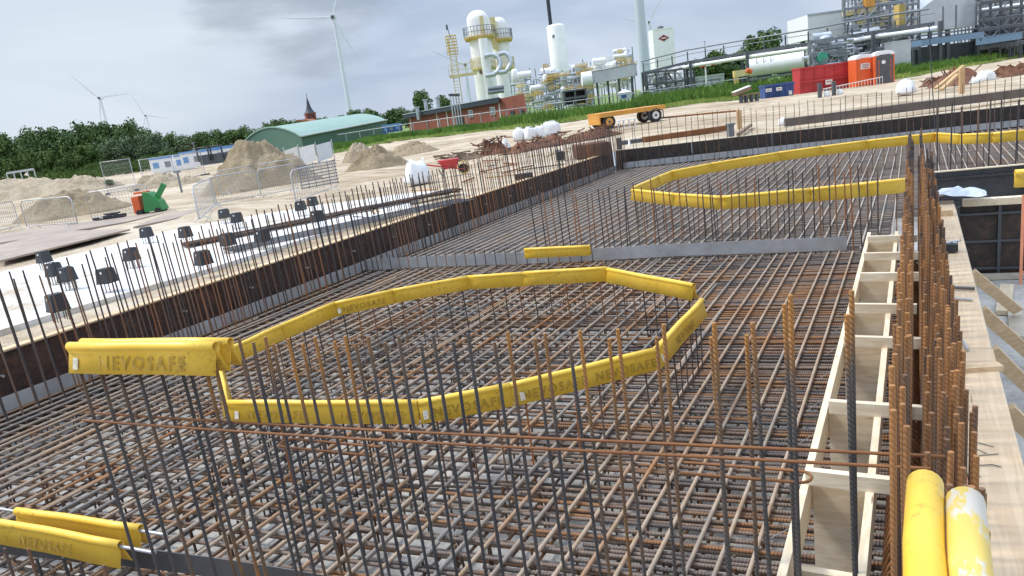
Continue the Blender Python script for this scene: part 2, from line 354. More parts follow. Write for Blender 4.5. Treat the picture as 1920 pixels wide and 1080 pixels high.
# ------------------------------------------------------------------ ground with the pit cut out
PX0, PX1, PV = -10.36, 12.0, 27.75
def skew(x): return .25 * (min(max(x, PX0), PX1) - PX0)
us = sorted(set([-3000, -1500, -900, -600, -400, -280, -200, -150, -120, -100, -85, -75, PX0 - .35, PX0, PX1, 20, 30, 45, 60, 80, 120, 200, 400, 800, 1600, 3000] + [-68 + 1.15 * i for i in range(50)] + [PX0 + (PX1 - PX0) * i / 22 for i in range(1, 22)]))
vs_ = sorted(set([-1500, -300, -60, -20, -8, -3, 3000, 1500, 900, 600, 400, 280, 220, 180, 150, 130, 115, 105, 98, 92, PV, PV + .4] + [-1.5 + 1.3 * i for i in range(22)] + [29.2 + 1.4 * i for i in range(43)]))
us = [u for u in us if not (PX0 - .35 < u < PX0)]
g = MB(); idx = {}
for j, v in enumerate(vs_):
    for i, u in enumerate(us):
        y = v + skew(u); edge = (PX0 - .4 <= u <= PX1 + .1 and v <= PV + .5)
        far = min(1, max(0, (max(PX0 - u, v - PV, 0)) / 6))
        z = .66 if edge else .66 + far * (.16 * (noise.noise(Vector((u * .14, y * .14, 0))) + .5 * noise.noise(Vector((u * .5, y * .5, 3)))))
        if abs(u) > 150 or v > 140: z = .6
        idx[i, j] = len(g.v); g.v.append((u, y, z))
for j in range(len(vs_) - 1):
    for i in range(len(us) - 1):
        if us[i] >= PX0 - .001 and us[i + 1] <= PX1 + .001 and vs_[j + 1] <= PV + .001 and vs_[j] >= -3.1: continue
        g.f.append((idx[i, j], idx[i + 1, j], idx[i + 1, j + 1], idx[i, j + 1])); g.sm.append(True)
struct(g.build('ground', M_sand))
b = MB().box((1, 14, -.58), (24, 46, .2)); struct(b.build('blinding_concrete', M_blind))
# pale concrete floor slab on the left, beyond the formwork
sp = [(-11.55, -2), (-11.45, 3), (-11.6, 6), (-11.4, 9), (-11.5, 12.5), (-11.0, 15), (-12.2, 16.6), (-12.6, 18.6), (-14.0, 18.4), (-15.0, 17.6), (-16.0, 17.3), (-18.6, 14.2), (-18.4, 10.8), (-18.4, 8.6), (-19.4, 3), (-20, -2)]
struct(MB().prism([(x, y, .60) for x, y in sp], (0, 0, .14)).build('concrete_floor', M_slab))
# green field and verge behind
gb = [(560, 300), (640, 285), (740, 264), (860, 252), (1000, 238), (1200, 208), (1300, 195), (1440, 181), (1560, 165), (1680, 149), (1800, 128), (1920, 106), (2050, 88)]
gbw = [G(px, py, .7) for px, py in gb]
fm = MB(); rows = 10
for k, p in enumerate(gbw):
    dr = Vector((p.x, p.y, 0)).normalized()
    for r in range(rows):
        d = [0, 1.2, 3, 6, 10, 16, 30, 80, 300, 1500][r]; q = p + dr * d
        fm.v.append((q.x, q.y, .70 + (.0 if r == 0 else min(.25, .05 * d)) + .10 * noise.noise(Vector((q.x * .3, q.y * .3, 0))) * (r > 0)))
for k in range(len(gbw) - 1):
    for r in range(rows - 1): fm.f.append((k * rows + r, (k + 1) * rows + r, (k + 1) * rows + r + 1, k * rows + r + 1)); fm.sm.append(True)
struct(fm.build('grass_field', M_field))
def blades(name, mat, n, d0, d1, h0, h1, wd, label):
    B = MB(); rnd = random.Random(5 + n)
    for _ in range(n):
        k = rnd.random() * (len(gbw) - 1); i = int(k); f = k - i
        p = gbw[i].lerp(gbw[i + 1], f); dr = Vector((p.x, p.y, 0)).normalized()
        d = rnd.uniform(d0, d1) + 1.2 * noise.noise(Vector((k * 9, 0, 0))); 
        if d < 0: continue
        q = p + dr * d
        cl = .65 + .6 * noise.noise(Vector((q.x * .22, q.y * .22, 1)))
        h = rnd.uniform(h0, h1) * max(.35, cl + .2)
        h *= (.5 if k < 3.6 else .8 if k < 5 else 1.1) if k <= 9.2 else .55
        z0 = .68 + min(.25, .05 * d); a = rnd.uniform(-.6, .6) + YAW; dx = Vector((math.cos(a), math.sin(a), 0)) * wd * rnd.uniform(.5, 1.3)
        ln = Vector((rnd.gauss(0, .22), rnd.gauss(0, .22), 0)) * h
        top = q + ln; md = q + ln * .4
        B.add([(q.x - dx.x, q.y - dx.y, z0), (q.x + dx.x, q.y + dx.y, z0), (md.x + dx.x, md.y + dx.y, z0 + h * .6), (top.x, top.y, z0 + h), (md.x - dx.x, md.y - dx.y, z0 + h * .6)], [(0, 1, 2, 3, 4)])
    o = B.build(name, mat); tag(o, label, 'grass', kind='stuff')
blades('short_grass', M_grass, 17000, -.3, 5, .12, .45, .05, 'pale yellow-green short grass along the front of the verge')
blades('reeds', M_reed, 24000, 3.0, 14, .6, 1.5, .06, 'tall dark green reeds growing along the verge before the plant')
# ------------------------------------------------------------------ formwork walls of the pit
def EW(x): return 27.6 + .25 * (x + 10.3)
def DV(x): return 12.68 + .1 * x
def FR(x): return 3.1 + .12 * x
t = thing('formwork_wall', 'long dark brown formwork wall along the left side of the pit', 'formwork', (-10.3, 12, -.5))
for k in range(11):
    y0 = -3 + k * 2.8; y1 = min(y0 + 2.79, 27.4)
    MB().box((-10.3, (y0 + y1) / 2, .1), (.06, y1 - y0, 1.2)).build('panel', M_darkr if k > 0 else M_dark, t)
    for q in (0.7, 2.1):
        if y0 + q < 27: MB().tube((-10.265, y0 + q, .42), (-10.19, y0 + q, .42), .018, 8).build('tie_nut', M_silver, t)
MB().box((-10.33, 12.2, .712), (.18, 30.4, .024)).build('top_rail', M_brace, t)
for y in np.arange(-2, 27, 1.4): MB().box((-10.41, y, .5), (.14, .08, .38)).build('stud', M_brace, t)
t = thing('formwork_wall', 'black formwork wall across the far end of the pit', 'formwork', (1, 30.4, -.5))
for k in range(8):
    x0 = -10.25 + k * 2.8; x1 = x0 + 2.79
    MB().beam((x0, EW(x0) + .08, .1), (x1, EW(x1) + .08, .1), .06, 1.2).build('panel', M_dark, t)
MB().beam((-10.2, EW(-10.2) + .14, .712), (12, EW(12) + .14, .712), .15, .024).build('top_rail', M_woodx, t)
# galvanised strips standing on the mat
def strip(name, pts, h, mat, label, z0=0.02, th=.008):
    B = MB(); n = len(pts)
    for i in range(n - 1):
        a, c = pts[i], pts[i + 1]
        B.beam((a[0], a[1], z0 + h / 2), (c[0] * .9995 + a[0] * .0005, c[1], z0 + h / 2), th, h)
    solo(B, name, mat, label, 'metal strip')
rs = random.Random(3)
strip('metal_strip', [(-10.02 + rs.uniform(-.015, .015), y) for y in np.arange(-2, 27.6, 1.0)], .19, M_galv, 'long galvanised metal strip along the foot of the left formwork')
strip('metal_strip', [(x, EW(x) - .2 + rs.uniform(-.02, .02)) for x in np.arange(-9.9, 12, 1.0)], .22, M_galv, 'galvanised metal strip along the foot of the far end formwork')
strip('metal_strip', [(x, DV(x) + .04 * math.sin(x * 1.3)) for x in np.arange(-9.95, -.5, .5)], .22, M_galv, 'grey metal strip dividing the near and far steel mats')
strip('metal_strip', [(x, FR(x) + .22 + .05 * math.sin(x * 1.1)) for x in np.arange(-9.9, -2.3, .4)], .16, M_galvd, 'dark grey bent metal strip in the bottom left foreground')
# ------------------------------------------------------------------ steel mats
def seg_to_mesh(segs, name, mat, parent, kind=None, n=6):
    """segs: (a, b, r, rnd) -> one mesh with a per-bar random attribute"""
    B = MB(); ra = []
    for a, c, r, q in segs:
        k = len(B.f); B.tube(a, c, r, n, cap=True); ra += [q] * (len(B.f) - k)
    o = B.build(name, mat, parent, kind=kind)
    at_ = o.data.attributes.new('rnd', 'FLOAT', 'FACE'); at_.data.foreach_set('value', ra)
    return o
def jit(a): return rs.uniform(-a, a)
def sized(s):
    mid = (Vector(s[0]) + Vector(s[1])) / 2 - Vector((0, 0, CH)); z = max(.5, mid.length); return s[2] / z * (Vector(s[0]) - Vector(s[1])).length ** .3
def mat_field(label, x0, x1, ylo, yhi, dense, far=False):
    """ylo/yhi: functions of x. Long bars along Y, cross bars along X (skewed)"""
    t = thing('rebar_mat', label, 'rebar mat', ((x0 + x1) / 2, (ylo(0) + yhi(0)) / 2, 0))
    bars = []
    x = x0
    while x < x1:
        xx = x + jit(.015); q = rs.random()
        ya, yb = ylo(xx), yhi(xx)
        bars.append(((xx, ya, jit(.006)), (xx + jit(.05), yb, jit(.006)), .0155, q, 'L'))
        if not far and rs.random() < .72:
            # lapping second bar alongside part of the first
            l0 = ya + rs.choice((rs.uniform(-2.5, 1.2), rs.uniform(6, 9))); l1 = l0 + rs.uniform(1.5, 4)
            bars.append(((xx + .034, max(ya, l0), .0), (xx + .034 + jit(.02), min(yb, l1), .0), .015, rs.random(), 'L'))
        x += dense
    sk = .12 if not far else .17
    v = ylo(x0) - sk * 0
    y = min(ylo(x0), ylo(x1)) - 2
    while y < max(yhi(x0), yhi(x1)) + 2:
        # cross bar: Y = y + sk*(x-x0), clipped to the field
        def cl(lo, hi, layer, r, off):
            yy = y + off + jit(.02)
            xa, xb = lo, hi
            # clip with small steps
            pts = [xx for xx in np.linspace(xa, xb, 60) if ylo(xx) <= yy + sk * (xx - x0) <= yhi(xx)]
            if len(pts) > 2:
                a, c = pts[0], pts[-1]; tl = jit(.012)
                bars.append(((a, yy + sk * (a - x0), layer), (c, yy + tl + sk * (c - x0), layer + jit(.008)), r, rs.random(), 'T'))
        cl(x0, x1, -.032, .0145, 0)
        if not far:
            if rs.random() < .8: cl(rs.uniform(-4.5, -1.5), x1, -.036, .014, .036)
            cl(max(x0, x1 - rs.uniform(2.2, 3.8)), x1, -.034, .015, .10)
            if rs.random() < .75: cl(rs.uniform(-5, -2.5), x1, -.075, .014, .10)
            cl(x0, x1, -.38, .014, .07)
        else: cl(x0, x1, -.2, .012, .1)
        y += dense * (1.0 if not far else .55)
    if not far:
        x = x0 + .1
        while x < x1:
            if rs.random() < .25: x += dense; continue
            bars.append(((x + jit(.02), ylo(x), -.41), (x + jit(.04), yhi(x), -.41), .014, rs.random(), 'B'))
            x += dense
        # loose bars and chairs between the layers
        for _ in range(60):
            x = rs.uniform(x0 + .5, x1 - 1.5); y = rs.uniform(ylo(x) + .3, yhi(x) - 1); L = rs.uniform(.8, 2.5); a = rs.choice([sk, 1.57, rs.uniform(-.5, .5)])
            p = Vector((x, y, rs.uniform(-.28, -.08))); e = p + Vector((math.cos(a), math.sin(a), 0)) * L
            if ylo(e.x) < e.y < yhi(e.x) and x0 < e.x < x1: bars.append((p, e, .013, rs.random(), 'B'))
        for _ in range(520):
            x = rs.uniform(x0 + .3, x1 - .2); y = rs.uniform(ylo(x) + .3, yhi(x) - .3)
            bars.append(((x, y, -.47), (x + jit(.03), y + jit(.03), -.02), .010, rs.random(), 'B'))
    big = sorted([s for s in bars if s[4] != 'B'], key=sized, reverse=True)[:99]; ids = set(id(s) for s in big)
    for s in big: seg_to_mesh([s[:4]], 'mat_bar', (M_longf if far else M_long) if s[4] == 'L' else (M_transf if far else M_trans), t, n=8)
    rest = [s for s in bars if id(s) not in ids]
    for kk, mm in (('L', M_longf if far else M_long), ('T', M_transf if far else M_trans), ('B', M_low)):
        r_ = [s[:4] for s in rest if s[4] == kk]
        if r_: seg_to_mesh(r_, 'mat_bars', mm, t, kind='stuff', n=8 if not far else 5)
    return t
mat_field('near mat of crossed rusty and grey reinforcing bars', -10.0, .22, lambda x: .6, lambda x: DV(x) - .05, .19)
def far_lo(x): return DV(x) + .07 if x < -.3 else (17.0 + .1 * x)
mat_field('far mat of reinforcing bars beyond the dividing metal strip', -10.0, 11, far_lo, lambda x: EW(x) - .25, .21, far=True)
# ------------------------------------------------------------------ yellow protective caps
def cap_profile(r=.036, h=.17, flare=.030):
    pts = [(-flare, -h), (-.014, -2.35 * r)]
    for k in range(13):
        a = math.radians(215 - k * 250 / 12); pts.append((r * math.cos(a), -r + r * math.sin(a)))
    pts += [(.014, -2.35 * r), (flare, -h)]
    return pts
def text_mesh(body, size, mat, parent, M, name='lettering', ext=.0012):
    cu = bpy.data.curves.new('txt', 'FONT'); cu.body = body; cu.size = size; cu.fill_mode = 'NONE'; cu.bevel_depth = size * .02; cu.bevel_resolution = 0; cu.resolution_u = 3; cu.align_x = 'CENTER'; cu.align_y = 'CENTER'; cu.space_character = 1.28
    o = bpy.data.objects.new('txt', cu); S.collection.objects.link(o)
    bpy.context.view_layer.update()
    me = bpy.data.meshes.new_from_object(o.evaluated_get(bpy.context.evaluated_depsgraph_get()))
    S.collection.objects.unlink(o); bpy.data.objects.remove(o)
    me.transform(pmat(parent).inverted() @ M); me.materials.clear(); me.materials.append(mat)
    q = bpy.data.objects.new(name, me); link(q, parent); return q
def cap(p0, p1, label, texts=2, mat=None, h=.19, r=.026, side=None, tsize=.10, flare=.05, lab=True):
    """p0,p1: crest points. side: which side carries the writing (towards the camera)"""
    p0 = Vector(p0); p1 = Vector(p1); d = (p1 - p0); L = d.length; d.normalize()
    s = d.cross(Vector((0, 0, 1))).normalized(); u = s.cross(d)
    t = thing('protective_sleeve', label, 'protective cap', ((p0 + p1) / 2 - Vector((0, 0, h))), 0, 'yellow caps over the bar ends')
    prof = cap_profile(r, h, flare); n = len(prof); th = .004
    inner = []
    for i, (a, bb) in enumerate(prof):
        q0 = prof[max(i - 1, 0)]; q1 = prof[min(i + 1, n - 1)]; tx, ty = q1[0] - q0[0], q1[1] - q0[1]; ll = math.hypot(tx, ty)
        inner.append((a + ty / ll * th, bb - tx / ll * th))
    B = MB(); ns = max(2, int(L / .25)); 
    for k in range(ns + 1):
        f = k / ns; sag = .006 * math.sin(f * 9 + p0.x * 3)
        c = p0 + d * L * f + s * sag
        for a, bb in prof: B.v.append(tuple(c + s * a + u * bb))
        for a, bb in inner: B.v.append(tuple(c + s * a + u * bb))
    W = 2 * n
    for k in range(ns):
        for i in range(n - 1):
            B.f.append((k * W + i, k * W + i + 1, (k + 1) * W + i + 1, (k + 1) * W + i)); B.sm.append(True)
            B.f.append((k * W + n + i + 1, k * W + n + i, (k + 1) * W + n + i, (k + 1) * W + n + i + 1)); B.sm.append(True)
        for i in (0, n - 1):
            q = [k * W + i, k * W + n + i, (k + 1) * W + n + i, (k + 1) * W + i]; B.f.append(tuple(q if i else q[::-1])); B.sm.append(False)
    for i in range(n - 1):
        B.f.append((i, n + i, n + i + 1, i + 1)); B.sm.append(False)
        o_ = ns * W; B.f.append((o_ + i + 1, o_ + n + i + 1, o_ + n + i, o_ + i)); B.sm.append(False)
    B.build('cap_shell', mat or M_yel, t)
    if texts:
        mid = (p0 + p1) / 2 - Vector((0, 0, .1)); sd_ = s if s.dot(Vector((0, 0, CH)) - mid) > 0 else -s
        for k in range(texts):
            f = (k + .55) / texts if texts > 1 else .52
            # leg plane from (.014,-.085) to (flare,-h)
            pz = 2.35 * r; mz = -(pz + h) / 2; ms = (.014 + flare) / 2
            dn = Vector((flare - .014, -(h - pz))).normalized()
            upv = -(sd_ * dn[0] + u * dn[1]); nrm = (sd_ * -dn[1] + u * dn[0]).normalized()
            xv = upv.cross(nrm)
            c = p0 + d * L * f + sd_ * (ms + .0035) + u * mz + nrm * .002
            M = Matrix(((xv.x, upv.x, nrm.x, c.x), (xv.y, upv.y, nrm.y, c.y), (xv.z, upv.z, nrm.z, c.z), (0, 0, 0, 1)))
            text_mesh('NEVOSAFE', tsize, M_letter, t, M)
        f = .06; c = p0 + d * L * (f if xv.dot(d) > 0 else 1 - f) + sd_ * (ms + .0035) + u * mz + nrm * .001
        B = MB(); a = xv * .02; bb = upv * .034
        B.prism([c - a - bb, c + a - bb, c + a + bb, c - a + bb], nrm * .002); B.build('sticker', M_stick, t)
    return t
starters = []   # (base, top, radius, rnd, material, label, group)
def bar(b_, t_, r, mt, label, grp): starters.append((Vector(b_), Vector(t_), r, rs.random(), mt, label, grp))
ZB = .56; CHT = .19
ring1 = [(415, 704), (432, 787), (790, 792), (962, 760), (1230, 690), (1318, 590), (1303, 562), (1140, 527), (985, 534), (880, 541), (740, 567), (630, 592), (530, 636), (440, 680)]
r1w = [G(px, py, ZB) for px, py in ring1]
where = ['short yellow cap seen end-on at the left tip of the near ring', 'front left yellow cap of the near ring, below the upright bars', 'second yellow cap of the near ring front, meeting the front left one', 'long front right yellow cap of the near ring', 'right end yellow cap of the near ring, running away from the viewer', 'tiny yellow cap at the right rear corner of the near ring', 'right rear yellow cap of the near ring, sloping down to the right corner', 'yellow cap at the rear of the near ring left of its highest corner', 'short rear yellow cap of the near ring, third from its highest corner', 'rear yellow cap of the near ring with a small wire loop beside it', 'rear left yellow cap of the near ring, above the tall bar tops', 'left rear yellow cap of the near ring, behind rusty bar tops', 'lowest left rear yellow cap of the near ring, beside the big raised cap']
for i in range(len(r1w) - 1):
    a, c = r1w[i], r1w[i + 1]
    L = (c - a).length
    if i == 5: continue
    cap(a + Vector((0, 0, CHT + jit(.008))), c + Vector((0, 0, CHT + jit(.008))), where[i], texts=(2 if i in (1, 3) else 1 if i in (2, 4, 10) else 0))
    n = max(2, int(L / .19))
    for k in range(n):
        p = a.lerp(c, (k + .5) / n)
        bar((p.x + jit(.03), p.y + jit(.03), -.45), (p.x, p.y, ZB + .11), .0085, M_vwall, 'short dark upright bar under the yellow caps of the near ring', 'uprights under the near ring of caps')
ring2 = [(1187, 375), (1268, 385), (1355, 392), (1520, 378), (1610, 369), (1705, 359)]
ring2b = [(1187, 371), (1235, 349), (1260, 338), (1335, 323), (1460, 302), (1540, 291), (1625, 280), (1755, 266), (1800, 270), (1860, 268), (1925, 262)]
lab2 = ['leftmost front yellow cap of the far ring', 'front yellow cap of the far ring left of its lowest corner', 'front yellow cap of the far ring right of its lowest corner', 'middle front yellow cap of the far ring with a pale sticker', 'right front yellow cap of the far ring beside the rust column of bars']
lab2b = ['short yellow cap at the left tip of the far ring', 'second short rear yellow cap of the far ring from its left tip', 'third rear yellow cap of the far ring from its left tip', 'rear yellow cap of the far ring after its stepped joint', 'rear yellow cap in the middle of the far ring', 'rear yellow cap of the far ring below the timber post', 'rear yellow cap of the far ring left of the tall rusty bars', 'short yellow cap just right of the tall rusty bars', 'yellow cap right of the tall rusty bars, second in line', 'far right yellow cap of the far ring at the picture edge']
for ring, labs in ((ring2, lab2), (ring2b, lab2b)):
    ww = [G(px, py, ZB) for px, py in ring]
    for i in range(len(ww) - 1):
        a, c = ww[i], ww[i + 1]
        cap(a + Vector((0, 0, CHT + .06)), c + Vector((0, 0, CHT + .06)), labs[i], texts=0, h=.25, r=.034, flare=.06)
        n = max(2, int((c - a).length / .28))
        for k in range(n):
            p = a.lerp(c, (k + .5) / n)
            bar((p.x, p.y, -.3), (p.x, p.y, ZB + .14), .009, M_vwall, 'short dark upright bar under the yellow caps of the far ring', 'uprights under the far ring of caps')
def RP(px, py, off=0.0):
    """pixel on the vertical plane of the foreground row"""
    d = ray(px, py); o = Vector((0, 0, CH)); k = (3.1 + off - 0) / (d.y - .12 * d.x); return o + d * k
ca, cb = RP(126, 641, -.12), RP(404, 641, -.12); cb.z = ca.z = (ca.z + cb.z) / 2
cap(ca, cb, 'big weathered yellow cap raised on the foreground bars, nearer of two side by side', texts=1, h=.18, tsize=.115, r=.028)
ca2, cb2 = RP(150, 634, .02), RP(432, 634, .02); ca2.z = cb2.z = (ca2.z + cb2.z) / 2
cap(ca2, cb2, 'big yellow cap raised on the foreground bars, farther of two side by side', texts=0, h=.18, r=.028)
capz = ca.z
a, c = G(0, 973, .43), G(225, 1014, .43); a = a + (a - c) * .25
cap(a, c, 'lower yellow cap at the bottom left edge, nearer of the pair above the dark strip', texts=1, h=.18, r=.028)
dd = (c - a).normalized()
solo(MB().tube(a + dd * .2 - Vector((0, 0, .045)), c + dd * .32 - Vector((0, 0, .045)), .012, 8), 'loose_bar', M_galv, 'grey bar lying inside the nearer lower left yellow cap', 'steel bar')
a, c = G(30, 951, .43), G(262, 984, .43)
cap(a, c, 'lower yellow cap at the bottom left, farther of the pair above the dark strip', texts=0, h=.18, r=.028)
solo(MB().tube(a - dd * .5 - Vector((0, 0, .045)), c + dd * .25 - Vector((0, 0, .045)), .012, 8), 'loose_bar', M_galv, 'grey bar lying inside the farther lower left yellow cap', 'steel bar')
a, c = G(983, 465, .42), G(1106, 459, .42)
cap(a, c, 'single yellow cap resting on the dividing metal strip', texts=0, h=.18, r=.028)
for (x, y, lb, mt_, xx2) in ((1735, 880, 'smooth yellow cap over the right wall bars in the bottom right corner', M_yel, 1737), (1812, 912, 'yellow cap with worn white patches beside it in the bottom right corner', M_yel2, 1840)):
    a = G(x, y, 1.93); c = a + Vector((.0 if x < 1800 else -.005, -1.6, .0))
    cap(a, c, lb, texts=0, mat=mt_, h=.16, r=.040, flare=.036)
# ------------------------------------------------------------------ upright starter bars
# foreground row (two staggered lines)
tops = [(447, 632), (475, 642), (497, 632), (512, 645), (540, 635), (567, 645), (590, 632), (627, 640), (647, 630), (667, 645), (690, 632), (722, 642), (747, 630), (790, 648), (812, 628), (850, 642), (877, 625), (927, 642), (952, 622), (1003, 635), (1022, 625), (1068, 645), (1087, 620), (1142, 635), (1158, 617), (1231, 632), (1244, 608), (1333, 632), (1339, 605), (1400, 628), (1411, 605), (1471, 570), (1482, 553), (1597, 545), (1588, 590)]
FRL = 'tall ribbed starter bar in the foreground row, grey below with a rusty tip'
for i, (px, py) in enumerate(tops):
    p = RP(px, py, .10 if i % 2 else -.10)
    bar((p.x + jit(.03), p.y + jit(.04), -.45), p, .0090 if px < 1300 else .0102, M_vert, FRL, 'foreground row of starter bars')
for px in (140, 178, 213, 250, 292, 332, 348, 378, 398):
    p = RP(px, 660, rs.choice((-.11, -.11, .06))); 
    bar((p.x + .02 + jit(.02), p.y + jit(.03), -.45), (p.x, p.y, capz - .07), .0105, M_vert, 'tall starter bar of the foreground row topped by the big raised yellow caps', 'starter bars under the raised caps')
for k in range(12):
    x = -6.9 + k * .2; y = FR(x) - .12 + jit(.04); bar((x, y, -.4), (x, y, .33), .011, M_vert, 'short dark bar under the lower left yellow caps', 'short bars under the lower left caps')
# left wall
y = 0.0; k = 0
while y < 27.2:
    o2 = k % 2; x = (-9.84 if o2 else -9.62) + jit(.02); hgt = (1.60 if o2 else 1.75) + jit(.035)
    bar((x, y, -.3), (x - .07 + jit(.035), y - .02 + jit(.03), hgt), .0105, M_vwall, 'thin rusty starter bar in the long row along the left formwork', 'starter bars along the left formwork')
    y += .085 + jit(.022); k += 1
# end wall
x = -9.7; k = 0
while x < 11:
    y = EW(x) - (.35 if k % 2 else .55); bar((x, y, -.2), (x + jit(.05), y + jit(.05), 1.72 + jit(.09)), .011, M_vwall, 'dark starter bar in the row along the far end formwork', 'starter bars along the far end formwork')
    x += .235 + jit(.03); k += 1
# divider row, right part
x = -6.2
while x < -.4:
    y = DV(x) + .18 + jit(.1); bar((x, y, -.3), (x + jit(.05), y + jit(.05), 1.28 + jit(.1)), .011, M_vert if rs.random() < .5 else M_vwall, 'rusty starter bar standing behind the dividing metal strip', 'starter bars at the dividing strip')
    x += .125 + jit(.04)
x = -9.7
while x < -5:
    y = DV(x) - .12; bar((x, y, -.3), (x, y, .34), .009, M_vwall, 'short stub bar in front of the dividing metal strip', 'stub bars at the dividing strip'); x += .21
for (px, py, yb) in ((1517, 318, 22), (1700, 330, 0), (1718, 350, 0), (1745, 300, 0)): pass
# leaning tall thin rod and second row beyond the sump on the right
x = .4
while x < 4:
    y = 17.4 + .1 * x + jit(.1); bar((x, y, -.2), (x + jit(.04), y, 1.75 + jit(.12)), .014, M_vwall, 'starter bar behind the black sump formwork on the right', 'starter bars behind the sump'); x += .22
# right wall cluster : dense double rows
for xo, y0, dy, hz, jh in ((-.065, 2.5, .15, 1.80, .02), (-.03, 2.6, .15, 1.70, .03), (.07, 5.6, .13, 1.82, .02), (.05, 2.9, .17, 1.42, .06), (.10, 2.6, .15, 1.5, .05), (.15, 2.5, .15, 1.52, .05), (.20, 2.4, .16, 1.45, .07)):
    y = y0
    while y < 12.5:
        bar((xo + jit(.012), y, -.45), (xo + jit(.012), y + jit(.02), hz + jit(jh)), .0105, M_vright, 'thick rusty starter bar in the dense rows beside the right timber board', 'starter bars beside the right timber board')
        y += dy + jit(.03)
# tall single thin rod
q0 = G(1754, 262, .0); q1 = at(1742, 50, -(RM.transposed() @ (q0 - Vector((0, 0, CH)))).z)
solo(MB().tube(q0, q1, .016, 6), 'tall_rod', M_black, 'very tall thin black rod standing above the far starter bars', 'rod')
# build: the 300 that show largest as things, the rest as one object
def vis(s):
    mid = (s[0] + s[1]) / 2 - Vector((0, 0, CH)); c = RM.transposed() @ mid; Z = -c.z
    if Z < .4: return 0
    px = 960 + FPX * c.x / Z; py = 540 - FPX * c.y / Z
    if not (-150 < px < 2070 and -200 < py < 1500): return 0
    return s[2] * (s[1].z - max(s[0].z, 0)) / Z ** 2
starters.sort(key=vis, reverse=True)
import collections
for i, (a, c, r, q, mt_, lb, grp) in enumerate(starters[:300]):
    B = MB().tube((0, 0, 0), c - a, r, 8)
    o = B.build('starter_bar', mt_); o.location = a; tag(o, lb, 'starter bar', grp)
    at_ = o.data.attributes.new('rnd', 'FLOAT', 'FACE'); at_.data.foreach_set('value', [q] * len(B.f))
rest = starters[300:]
o = seg_to_mesh([(s[0], s[1], s[2], s[3]) for s in rest], 'starter_bars', M_vwall, None, n=6); tag(o, 'remaining thin starter bars far off around the pit edges', 'starter bar', kind='stuff')
# horizontal tie bars of the foreground row
for (off, zz, lb, xa, xb) in ((-.03, 1.385, 'nearer of the two long rusty bars tied across the foreground row', -4.5, .05), (.035, 1.405, 'farther of the two long rusty bars tied across the foreground row', -4.55, .1)):
    pts = [(x, 3.0 + .1 * x + off - .10, zz - .015 * math.sin((x + 5) * .8)) for x in np.linspace(xa, xb, 10)]
    solo(MB().path(pts, .0072, 8), 'tie_bar', M_rust, lb, 'tie bar')
def uloop(c, wd, L, ang, label):
    pts = []; ca_, sa_ = math.cos(ang), math.sin(ang)
    for k in range(9):
        a = -math.pi / 2 + math.pi * k / 8; pts.append((L / 2 + wd * math.cos(a), wd * math.sin(a)))
    pts = [(-L / 2, -wd)] + pts + [(-L / 2, wd)]
    solo(MB().path([(c[0] + x * ca_ - y * sa_, c[1] + x * sa_ + y * ca_, c[2]) for x, y in pts], .007, 6), 'hairpin_bar', M_rust, label, 'hairpin bar')
q = RP(1385, 885, 0); uloop((q.x, q.y, q.z), .05, .5, .08, 'bent rusty hairpin bar tied to the long bars at the right of the foreground row')
q = RP(620, 838, 0); uloop((q.x, q.y, q.z), .05, .6, 3.2, 'bent rusty hairpin bar among the foreground row bars left of centre')
# ------------------------------------------------------------------ right hand formwork: timber trench box
t = thing('trench_form', 'long box of new pale timber rails and plates along the right edge of the mat', 'timber formwork', (-.35, 7, -.4))
MB().box((-.53, 6.3, .60), (.040, 8.6, .20)).build('rail', M_wood, t); MB().box((-.21, 6.3, .60), (.040, 8.6, .20)).build('rail', M_wood, t)
yb = [3.9, 4.85, 6.15, 7.05, 8.15, 9.05, 9.95]
for i, y in enumerate(yb):
    MB().box((-.24 + jit(.02), y, .742), (.54, .045, .085)).build('batten', M_woodx, t)
    MB().box((-.37, y + .10, .22), (.27, .03, .92)).build('plate', M_woodx, t)
for y in (2.6, 3.4): MB().box((-.37, y, .45), (.27, .05, .12)).build('spacer', M_woodx, t)
for y in np.arange(2.6, 10.4, .6):
    MB().tube((-.56, y, .5), (-.72, y + .05, .35), .003, 4).build('wire_tie', M_galv, t)
# stirrup loops between box and starter bars
for i, y in enumerate(np.arange(2.2, 10.6, .085)):
    pts = [(-.16 + .11 - .11 * math.cos(a) , y + jit(.01), .05 + .28 * math.sin(a)) for a in np.linspace(0, math.pi, 8)]
    pts = [(-.17, y, -.34)] + pts + [(.05, y, -.34)]
    solo(MB().path(pts, .010, 6), 'stirrup', M_rust, 'curved rusty stirrup in the dark gap beside the timber trench box', 'stirrup', 'stirrups beside the timber box')
for xg in (-.15, -.11, -.07, -.02, .03): bar0 = solo(MB().tube((xg, 1.5, -.02 - .05 * abs(xg) * 10), (xg + jit(.02), 11, -.03 - .05 * abs(xg) * 10), .012, 6), 'gap_fill_bar', M_rust if xg > -.1 else M_dsteel, 'long bar added to darken the gap beside the timber trench box', 'steel bar', 'long bars beside the trench box')  # added bars that cover the bright floor and darken this gap
